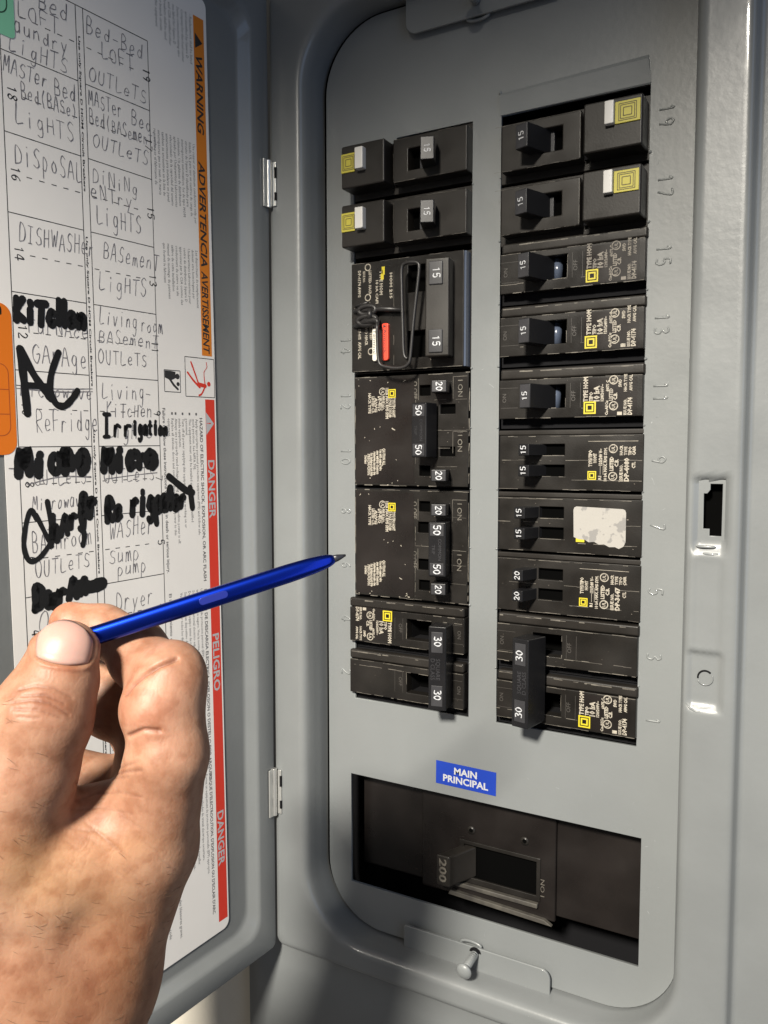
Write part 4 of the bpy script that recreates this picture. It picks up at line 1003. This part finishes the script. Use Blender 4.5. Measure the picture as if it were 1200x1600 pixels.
for k, (s_, u, v, L_, h_) in enumerate((('HOM 215', 1.72, -.72, .44, .05), ('TYPE HOM', 1.92, -.78, .42, .06), ('10 kA CAFI', 2.0, -.62, .40, .05), ('LISTED', 2.14, -.80, .22, .05), ('HACR', 2.14, -.55, .16, .05), ('ISSUE NO.', 2.26, -.80, .20, .045), ('DP-4174 AWG', 2.36, -.82, .46, .055),
                                         ('Cu-Al', 2.02, .22, .16, .05), ('LISTED', 2.12, .18, .22, .05), ('SWD HACR', 2.22, .15, .34, .055), ('DP-4075', 2.36, .20, .18, .055), ('AWG CAL', 2.36, .42, .30, .06))):
    put_text(pm, P, s_, u, v, h_, 90, length=L_, bold=.035, off=.003, res=1)
for cu2, cv2 in ((2.16, -.86), (2.16, -.34), (2.10, .60)):
    pts = [(cu2+.055*math.cos(a), cv2+.055*math.sin(a)) for a in np.linspace(0, 2*math.pi, 15)]
    for p, q in zip(pts[:-1], pts[1:]): lin(pm, P, p, q, .018, .003)
obj('rating_print', pm, 'print', t)
m_ = MB(); quad(m_, P, 1.82, 1.88, -.84, -.70, .003); quad(m_, P, 1.84, 1.90, -.72, -.62, .0035); obj('square_emblem', m_, 'yellow', t)
for u0, u1, m__, nm_ in ((1.95, 2.04, 'cream_tag', 'cream_tag'), (1.72, 1.85, 'red_tag', 'red_tag')):
    tg = obj(nm_, MB().prism(rrect(u0, u1, .14, .78, .04, 5), -.21, -.14), m__, t, bevel=.012)
    m_ = MB()
    rr2 = random.Random(5)
    m_ = MB(); put_text(m_, bp(-.21), 'Antilock' if nm_ == 'red_tag' else 'Terminal', (u0+u1)/2+.025, .24, .055, 90, length=.42, off=.002); m_.add([(u, -.213, v) for u, v in (((u0+u1)/2+.03, .17), ((u0+u1)/2+.03, .22), ((u0+u1)/2-.03, .195))], [(0, 1, 2)])
    obj('tag_print', m_, 'ink', tg)
wornline(t, -.15, [(.34, -.94, 2.48, -.94), (.34, .94, 2.48, .94), (1.64, -.9, 1.64, .9)], 71, .008)
# wire clip lying over that breaker, its two coiled ends to the left
wc = thing('wire_clip', 'black bent wire clip laid over the two pole 15 amp breaker', 'clip', (.2, -.2, 6.5))
loop = [(-.754, 6.36), (-.745, 6.0), (-.728, 5.74), (-.69, 5.63), (-.573, 5.585), (-.40, 5.555), (-.25, 5.56), (-.15, 5.61), (-.105, 5.74), (-.05, 6.3), (.02, 6.85), (.055, 7.16), (.03, 7.26), (-.10, 7.29), (-.24, 7.28), (-.288, 7.19), (-.285, 6.9), (-.262, 6.2), (-.25, 5.87), (-.225, 5.74), (-.17, 5.70)]
mb = MB(); mb.tube([(x, -.39-(.0 if i > 40 else .02), z) for i, (x, z) in enumerate([tuple(q) for q in smooth_poly(loop, 3)])], .030, 10)
obj('wire', mb.xf(lambda x, y, z: (x-.2, y+.2, z-6.5)), 'rubber', wc, smooth=True)
mb = MB()
mb.tube([(-1.34, -.17, 6.70), (-1.2, -.19, 6.72), (-1.05, -.23, 6.74)], [.02, .03, .02], 8)
mb.tube([(-1.04+.17*math.cos(a), -.26, 6.60+.075*math.sin(a)) for a in np.linspace(0, 2*math.pi, 20)][:-1], .045, 8, closed=True)
mb.tube([(-1.03+.19*math.cos(a), -.28, 6.42+.075*math.sin(a)) for a in np.linspace(0, 2*math.pi, 20)][:-1], .05, 8, closed=True)
mb.tube([(-.96, -.30, 6.60), (-.95, -.32, 6.44)], [.05, .05], 10)
mb.tube([(-1.36, -.18, 6.62), (-1.3, -.22, 6.61), (-.75, -.26, 6.60), (-.35, -.26, 6.55)], [.03, .03, .05, .04], 8)
mb.tube([(-1.36, -.18, 6.36), (-1.25, -.24, 6.35), (-1.05, -.30, 6.40), (-.80, -.32, 6.40), (-.755, -.36, 6.30)], [.03, .04, .06, .05, .03], 10)
obj('coiled_end', mb.xf(lambda x, y, z: (x-.2, y+.2, z-6.5)), 'rubber', wc, smooth=True)

# main breaker
mt = thing('main_breaker', 'large 200 amp main breaker with a single handle in the bottom opening', 'circuit breaker', (1.07, .3, -2.95))
def mrel(mb): return mb.xf(lambda x, y, z: (x-1.07, y-.3, z+2.95))
obj('case', mrel(MB().slab(-1.50, 3.95, -3.72, -1.2, .36, 1.2)), 'bake3', mt, bevel=.02)
obj('face', mrel(MB().slab(-.21, 2.31, -3.80, -1.4, .28, .36, [(.62, 1.99, -3.42, -2.80)])), 'bake3', mt, bevel=.03)
obj('slot_frame', mrel(MB().slab(.55, 2.05, -3.50, -2.74, .255, .30, [(.64, 1.98, -3.40, -2.81)])), 'bake', mt, bevel=.01)
obj('slot_floor', mrel(MB().box(.60, 2.0, .345, .355, -3.43, -2.78)), 'void', mt)
obj('ledge', mrel(MB().box(.50, 2.02, .20, .29, -3.60, -3.52)), 'ledge', mt, bevel=.015)
obj('lower_ledge', mrel(MB().prism([(.36, -3.78), (2.28, -3.84), (2.14, -3.76), (.40, -3.70)], .20, .285)), 'ledge', mt, bevel=.008)
for x, z in ((.77, -2.54), (1.76, -2.50)):
    m_ = MB(); lathe(m_, [(.075, 0), (.075, .01), (.05, .012)], 18, (x, .268, z)); obj('rivet', mrel(m_), 'bake2', mt, smooth=True)
    m_ = MB(); lathe(m_, [(.038, 0), (.038, .01)], 14, (x, .263, z)); obj('rivet_hole', mrel(m_), 'void', mt)
hb = MB()
hb.add([(.29, -.16, -3.46), (.55, -.16, -3.46), (.55, -.16, -2.90), (.29, -.16, -2.90), (.34, .0, -3.46), (.60, .0, -3.46), (.60, .0, -2.92), (.34, .0, -2.92), (.62, .34, -3.40), (.86, .34, -3.40), (.86, .34, -2.84), (.62, .34, -2.84)],
       [(0, 1, 2, 3)]+[(i+4*k, i+4*(k+1), (i+1) % 4+4*(k+1), (i+1) % 4+4*k) for k in range(2) for i in range(4)]+[(11, 10, 9, 8)])
hm = obj('handle', mrel(hb), 'bake2', mt, bevel=.035, segs=3)
m_ = MB(); put_text(m_, lambda a, b, l: (a, -.16-l, b), '200', .36, -2.96, .13, -90, length=.42, bold=.03, off=.004); obj('rating_number', mrel(m_), 'worn', hm)
m_ = MB(); put_text(m_, lambda a, b, l: (a, .28-l, b), 'I ON', 2.12, -3.4, .07, 90, off=.003, length=.3); obj('switch_lettering', mrel(m_), 'worn', mt)

# ================================================================== pen
P0 = V(96, 1010, 7.62); P1 = V(532, 870, 8.25)
axis = P1-P0; L = np.linalg.norm(axis); ax = axis/L
e1 = np.cross(ax, FWD); e1 /= np.linalg.norm(e1); e2 = np.cross(ax, e1)
pen = thing('stylus_pen', 'glossy metallic blue stylus pen held between thumb and index finger', 'pen', tuple(P0))
def pmesh(prof, kx=1.0, ky=.84, n=28):
    mb = MB()
    for s_, r_ in prof:
        for k in range(n):
            a = 2*math.pi*k/n; ca, sa = math.cos(a), math.sin(a)
            q = 1/((abs(ca)**2.6+abs(sa)**2.6)**(1/2.6))
            mb.v.append(tuple(ax*s_ + e1*r_*q*ca*kx + e2*r_*q*sa*ky))
    for i in range(len(prof)-1):
        for k in range(n): mb.f.append((i*n+k, i*n+(k+1) % n, (i+1)*n+(k+1) % n, (i+1)*n+k))
    mb.f.append(tuple(range(n))); mb.f.append(tuple((len(prof)-1)*n+k for k in range(n)))
    return mb
R0 = .091
obj('barrel', pmesh([(0, .05), (.02, .075), (.08, .094), (.3, R0), (L*.5, R0*1.04), (L*.80, R0*1.02), (L-.42, R0*.98), (L-.30, R0*.93), (L-.20, R0*.83), (L-.13, R0*.70), (L-.09, R0*.56), (L-.07, R0*.44)]), 'pen', pen, smooth=True)
obj('nib', pmesh([(L-.085, .040), (L-.03, .034), (L+.02, .020), (L+.055, .010)]), 'nib', pen, smooth=True)
c_ = .525*L
fr = -FWD - ax*np.dot(-FWD, ax); fr /= np.linalg.norm(fr); sd = np.cross(ax, fr)
bt_ = MB(); n = 24
outl = rrect(-.14, .14, -.036, .036, .034, 5)
vs = [tuple(ax*(c_+a)+sd*(b+.0)*-1+fr*(R0*.84+.006)) for a, b in outl]+[tuple(ax*(c_+a)+sd*b*-1+fr*(R0*.5)) for a, b in outl]
nn = len(outl); bt_.add(vs, [tuple(range(nn))]+[(i, i+nn, (i+1) % nn+nn, (i+1) % nn) for i in range(nn)])
obj('side_button', bt_, 'pen_btn', pen, bevel=.004)

# ================================================================== hand: one continuous surface from blended rounded cones
def cone_sdf(X, a, b, ra, rb):
    ba = b-a; l2 = ba@ba; pa = X-a
    t = np.clip((pa@ba)/l2, 0, 1)
    d = np.linalg.norm(pa-t[..., None]*ba, axis=-1)
    return d-(ra+(rb-ra)*t)
def smin(a, b, k):
    h = np.clip(.5+.5*(b-a)/k, 0, 1); return b*(1-h)+a*h-k*h*(1-h)
def H(u, v, Z, r): return (np.array([(u-600)/1289.*Z, (v-800)/1289.*Z, Z]), r)
CH = {
 'thumb': [H(102, 1018, 7.42, .275), H(90, 1062, 7.38, .345), H(66, 1118, 7.30, .43), H(36, 1205, 7.30, .455), H(2, 1320, 7.45, .56), H(-30, 1500, 7.7, .70)],
 'index': [H(112, 974, 8.22, .215), H(160, 985, 8.20, .245), H(214, 1012, 8.12, .272), H(262, 1080, 7.72, .335), H(262, 1180, 7.66, .365), H(226, 1318, 7.95, .50), H(70, 1640, 8.1, .80)],
 'middle': [H(120, 1074, 8.70, .34), H(178, 1092, 8.72, .40), H(250, 1128, 8.62, .40), H(235, 1290, 8.7, .48), H(60, 1640, 8.5, .8)],
 'ring': [H(112, 1082, 9.2, .22), H(172, 1092, 9.25, .25), H(248, 1160, 9.15, .31), H(215, 1330, 9.2, .48), H(50, 1640, 8.8, .8)],
 'little': [H(150, 1100, 9.7, .20), H(200, 1140, 9.75, .22), H(236, 1225, 9.6, .28), H(195, 1380, 9.6, .42), H(40, 1650, 9.0, .7)],
}
WEB = [(H(95, 1338, 7.72, .60), H(185, 1318, 7.90, .60), .25), (H(36, 1215, 7.36, .42), H(2, 1330, 7.5, .54), .22), (H(42, 1395, 7.72, .66), H(62, 1570, 7.88, .86), .3), (H(110, 1228, 8.9, .40), H(190, 1252, 9.0, .44), .1), (H(20, 1500, 7.9, .85), H(120, 1520, 8.1, .80), .3), (H(62, 1330, 8.4, .40), H(160, 1370, 8.6, .55), .2),
       (H(30, 1640, 8.2, .98), H(-60, 1880, 8.35, 1.12), .3), (H(-60, 1880, 8.35, 1.12), H(-190, 2350, 8.8, 1.35), .2)]
h = .0155
lo = np.array([-4.75, .70, 6.6]); hi = np.array([-1.45, 5.75, 10.3])
def field(X):
    D = None
    parts = {}
    for nm_, ch in CH.items():
        d = None
        for (a, ra), (b, rb) in zip(ch[:-1], ch[1:]):
            e = cone_sdf(X, a, b, ra, rb); d = e if d is None else smin(d, e, .09)
        parts[nm_] = d
    D = parts['index']
    for nm_ in ('middle', 'ring', 'little'): D = smin(D, parts[nm_], .06)
    B = None
    for (a, ra), (b, rb), k in WEB:
        e = cone_sdf(X, a, b, ra, rb); B = e if B is None else smin(B, e, k)
    D = smin(D, B, .20)
    D = smin(D, parts['thumb'], .07)
    # widen the thumb's nail segment
    e = cone_sdf(X, H(94, 1018, 7.42, 0)[0], H(108, 1018, 7.42, 0)[0], .255, .255); D = smin(D, e, .06)
    # pads of the index finger
    for (q, r_) in (H(208, 1036, 7.98, .22), H(238, 1110, 7.60, .30), H(270, 1050, 7.75, .30)):
        D = smin(D, np.linalg.norm(X-q, axis=-1)-r_, .12)
    return D
def groove(D, X, pts, w_, dep):
    for a, b in zip(pts[:-1], pts[1:]):
        d = cone_sdf(X, a, b, 0, 0); D = D + dep*np.exp(-(d/w_)**2)
    return D
# coarse field first, then the fine one only in a thin band round the surface
q4 = 4; hc = h*q4
nc_ = np.ceil((hi-lo)/hc).astype(int)+1
cg = [(lo[i]+hc*np.arange(nc_[i])).astype(np.float32) for i in range(3)]
FC = field(np.stack(np.meshgrid(*cg, indexing='ij'), -1)).astype(np.float32)
F = FC.repeat(q4, 0).repeat(q4, 1).repeat(q4, 2)
band = np.argwhere(np.abs(F) < hc*2.3)
for s0 in range(0, len(band), 400000):
    bb = band[s0:s0+400000]
    F[tuple(bb.T)] = field((lo+bb*h).astype(np.float32))
def surface_nets(F, lo, h):
    S = F < 0
    c = [(i, j, k) for i in (0, 1) for j in (0, 1) for k in (0, 1)]
    sh = tuple(np.array(F.shape)-1)
    cnt = np.zeros(sh, np.int8)
    for i, j, k in c: cnt += S[i:sh[0]+i, j:sh[1]+j, k:sh[2]+k]
    act = (cnt > 0) & (cnt < 8)
    idx = -np.ones(sh, np.int64); A = np.argwhere(act); idx[act] = np.arange(len(A))
    acc = np.zeros((len(A), 3)); num = np.zeros(len(A))
    for a in range(8):
        for b in range(a+1, 8):
            ca, cb = np.array(c[a]), np.array(c[b])
            if abs(ca-cb).sum() != 1: continue
            fa = F[tuple((A+ca).T)]; fb = F[tuple((A+cb).T)]; mm = (fa < 0) != (fb < 0)
            t = fa/(fa-fb+1e-12)
            acc[mm] += ca+(cb-ca)*t[mm, None]; num[mm] += 1
    verts = (A+acc/num[:, None])*h+lo
    faces = []
    for ax_ in range(3):
        o1, o2 = (ax_+1) % 3, (ax_+2) % 3
        sl0 = [slice(None)]*3; sl1 = [slice(None)]*3; sl0[ax_] = slice(0, -1); sl1[ax_] = slice(1, None)
        E = np.argwhere(S[tuple(sl0)] != S[tuple(sl1)])
        E = E[(E[:, o1] > 0) & (E[:, o2] > 0) & (E[:, o1] < F.shape[o1]-1) & (E[:, o2] < F.shape[o2]-1)]
        flip = S[tuple(E.T)]
        d1 = np.zeros(3, int); d1[o1] = 1; d2 = np.zeros(3, int); d2[o2] = 1
        q = np.stack([idx[tuple((E-d1-d2).T)], idx[tuple((E-d2).T)], idx[tuple(E.T)], idx[tuple((E-d1).T)]], 1)
        q[~flip] = q[~flip][:, ::-1]
        faces.append(q)
    return verts, np.concatenate(faces)
vts, fcs = surface_nets(F, lo, h)
# creases: displace along the normal
nrm = np.zeros_like(vts)
e_ = .01
for i in range(3):
    dx = np.zeros(3); dx[i] = e_; nrm[:, i] = field(vts+dx)-field(vts-dx)
nrm /= np.linalg.norm(nrm, axis=1)[:, None]+1e-9
def p2(u, v): return np.array([(u-600.), (v-800.)])
scr = np.stack([600+vts[:, 0]/vts[:, 2]*1289, 800+vts[:, 1]/vts[:, 2]*1289], 1)
front = nrm[:, 2] < .25
CT = []
def crease(pts, w_, dep, zmax=8.2):
    global vts
    dm = np.full(len(vts), 1e9)
    for a, b in zip(pts[:-1], pts[1:]):
        a = np.array(a, float); b = np.array(b, float); ba = b-a
        t = np.clip(((scr-a)@ba)/(ba@ba), 0, 1); dm = np.minimum(dm, np.linalg.norm(scr-a-t[:, None]*ba, axis=1))
    m_ = front & (vts[:, 2] < zmax)
    amt = np.where(m_, dep*np.exp(-(dm/w_)**2), 0)
    vts = vts-nrm*amt[:, None]
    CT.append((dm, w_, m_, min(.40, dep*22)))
    return dm
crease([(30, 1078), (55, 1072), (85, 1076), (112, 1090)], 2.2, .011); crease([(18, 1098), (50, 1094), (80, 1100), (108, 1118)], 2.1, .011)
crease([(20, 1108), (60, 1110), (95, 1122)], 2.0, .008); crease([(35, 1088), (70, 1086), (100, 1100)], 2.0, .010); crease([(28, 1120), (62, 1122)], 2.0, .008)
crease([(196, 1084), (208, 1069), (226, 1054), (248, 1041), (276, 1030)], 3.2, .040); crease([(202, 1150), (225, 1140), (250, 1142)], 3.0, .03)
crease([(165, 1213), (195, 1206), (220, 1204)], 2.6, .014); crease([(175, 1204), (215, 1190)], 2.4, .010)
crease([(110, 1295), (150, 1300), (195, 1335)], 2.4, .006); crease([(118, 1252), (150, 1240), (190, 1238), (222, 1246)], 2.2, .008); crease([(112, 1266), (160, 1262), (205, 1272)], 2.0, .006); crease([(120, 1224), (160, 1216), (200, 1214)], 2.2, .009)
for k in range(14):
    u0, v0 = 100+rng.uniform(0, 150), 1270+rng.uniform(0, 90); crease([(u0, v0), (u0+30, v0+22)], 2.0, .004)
# nail bed: flatten and lower a rounded window of the thumb tip
nc = (101., 1004.)
def nailmask(s): 
    x = (s[:, 0]-nc[0]); y = (s[:, 1]-nc[1])
    c_, s_ = math.cos(.13), math.sin(.13); xr = x*c_+y*s_; yr = -x*s_+y*c_
    return (np.abs(xr)/47.)**3.2+(np.abs(yr)/36.)**3.2
nmk = nailmask(scr)
vts = vts-nrm*np.where(front & (vts[:, 2] < 7.5), .020*np.clip(1.25-nmk, 0, 1)/1.0, 0)[:, None]
ringm = np.exp(-((nmk-1.45)/.35)**2)*(front & (vts[:, 2] < 7.6))
vts = vts+nrm*(ringm*.012)[:, None]
tone = np.ones((len(vts), 4))
def tonepatch(u, v, ru, rv, col, zmax=8.2, amt=1.0):
    g = np.exp(-(((scr[:, 0]-u)/ru)**2+((scr[:, 1]-v)/rv)**2))*(vts[:, 2] < zmax)*amt
    tone[:, :3] = tone[:, :3]*(1-g[:, None]) + tone[:, :3]*np.array(col)*g[:, None]
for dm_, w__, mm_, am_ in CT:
    g = np.where(mm_, am_*np.exp(-(dm_/(w__*.8))**2), 0)[:, None]; tone[:, :3] = tone[:, :3]*(1-g*np.array([.75, 1, 1]))  # crease pigment plus the fold's self-shading, painted into the tone
tonepatch(70, 1098, 50, 26, (.80, .68, .62)); tonepatch(95, 1045, 40, 10, (.92, .74, .66)); tonepatch(225, 1110, 50, 60, (1.10, .98, .98))
tonepatch(90, 955, 60, 16, (1.15, .92, .88), 9); tonepatch(130, 1390, 110, 70, (.98, .98, .86)); tonepatch(120, 1560, 150, 90, (.80, .72, .62))  # last patch: shade on the wrist painted into the skin tone
tonepatch(200, 1500, 60, 90, (.82, .72, .62)); tonepatch(40, 1350, 60, 60, (.95, .94, .80)); tonepatch(160, 1320, 90, 26, (1.05, 1.0, .86))  # first patch: wrist side turned from the lamp, painted darker
W_ = CAM + vts[:, :1]*RGT + vts[:, 1:2]*DWN + vts[:, 2:3]*FWD
ORG = CAM + -3.4*RGT + 3.6*DWN + 8.0*FWD
me = bpy.data.meshes.new('person')
me.from_pydata(((W_-ORG)*I).tolist(), [], fcs.tolist()); me.update()
# surface_nets is built in camera axes (right, down, forward) = right-handed, so winding carries over
fixnormals(me)
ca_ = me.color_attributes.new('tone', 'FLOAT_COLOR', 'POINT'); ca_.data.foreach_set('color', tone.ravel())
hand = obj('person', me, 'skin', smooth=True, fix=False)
hand.location = Vector(ORG)*I
tag(hand, "bare hand and wrist of a person pinching the blue pen between thumb and index finger", 'person')
sm = hand.modifiers.new('smooth', 'SMOOTH'); sm.factor = .5; sm.iterations = 2
# thumbnail: a curved plate following the thumb tip
gu, gv = np.meshgrid(np.linspace(-1, 1, 23), np.linspace(-1, 1, 19))
# squircle mapping of the square onto the nail outline
wv_ = np.where(gv > 0, 1-.10*gv**2, 1-.30*np.abs(gv)**3)
tp = (1-gv)/2
uu = gu*wv_; vv = gv + tp*.42*gu**2 - (1-tp)*.20*gu**2
c_, s_ = math.cos(.13), math.sin(.13)
pu = nc[0]+(uu*44.5)*c_-(vv*34)*s_; pv = nc[1]+(uu*44.5)*s_+(vv*34)*c_
# march each ray to the skin
zz = np.full(pu.shape, 6.6)
for _ in range(60):
    X = np.stack([(pu-600)/1289*zz, (pv-800)/1289*zz, zz], -1); zz = np.minimum(zz+field(X)*.8, 7.42)
X = np.stack([(pu-600)/1289*zz, (pv-800)/1289*zz, zz], -1)
rr = np.maximum(np.abs(gu), np.abs(gv))
G3 = np.zeros_like(X)
for i in range(3):
    dx = np.zeros(3); dx[i] = .02; G3[..., i] = field(X+dx)-field(X-dx)
G3 /= np.linalg.norm(G3, axis=-1)[..., None]
X = X+G3*(.006-.075*np.clip(rr-.80, 0, 1)*np.where((gv < -.8)&(np.abs(gu) < gv*-1), .2, 1))[..., None]
Wn = (CAM+X[..., :1]*RGT+X[..., 1:2]*DWN+X[..., 2:3]*FWD-ORG).reshape(-1, 3)
mbn = MB(); mbn.v = [tuple(q) for q in Wn]; mbn.f = [(r_*23+c, r_*23+c+1, (r_+1)*23+c+1, (r_+1)*23+c) for r_ in range(18) for c in range(22)]
nl = obj('thumbnail', mbn, 'nail', hand, smooth=True)
sd_ = nl.modifiers.new('sol', 'SOLIDIFY'); sd_.thickness = .02*I; sd_.offset = 0

# sparse dark hairs on wrist and back of the hand
hm_ = MB()
cand = np.where((nrm[:, 2] < -.15) & (vts[:, 2] < 8.6) & (((scr[:, 1] > 1330) & (scr[:, 1] < 1640)) | ((scr[:, 1] > 1090) & (scr[:, 1] < 1320) & (scr[:, 0] < 60))))[0]
W3 = W_-ORG
nw = nrm[:, :1]*RGT + nrm[:, 1:2]*DWN + nrm[:, 2:3]*FWD
for i in rng.choice(cand, 170, replace=False):
    p0 = W3[i]; n0 = nw[i]
    flow = DWN*rng.uniform(-.1, .5)+RGT*rng.uniform(.5, 1.1); flow = flow-n0*np.dot(flow, n0); flow /= np.linalg.norm(flow)
    Lh = rng.uniform(.05, .13); side_ = np.cross(n0, flow)*rng.uniform(-.4, .4)
    hm_.tube([p0-n0*.004+n0*.03*math.sin(2.2*t)*Lh*4+flow*Lh*t+side_*Lh*t*t for t in (0, .35, .7, 1)], [.0016, .0015, .0011, .0005], 3)
obj('hair', hm_, 'hair', hand, smooth=True, kind='stuff')
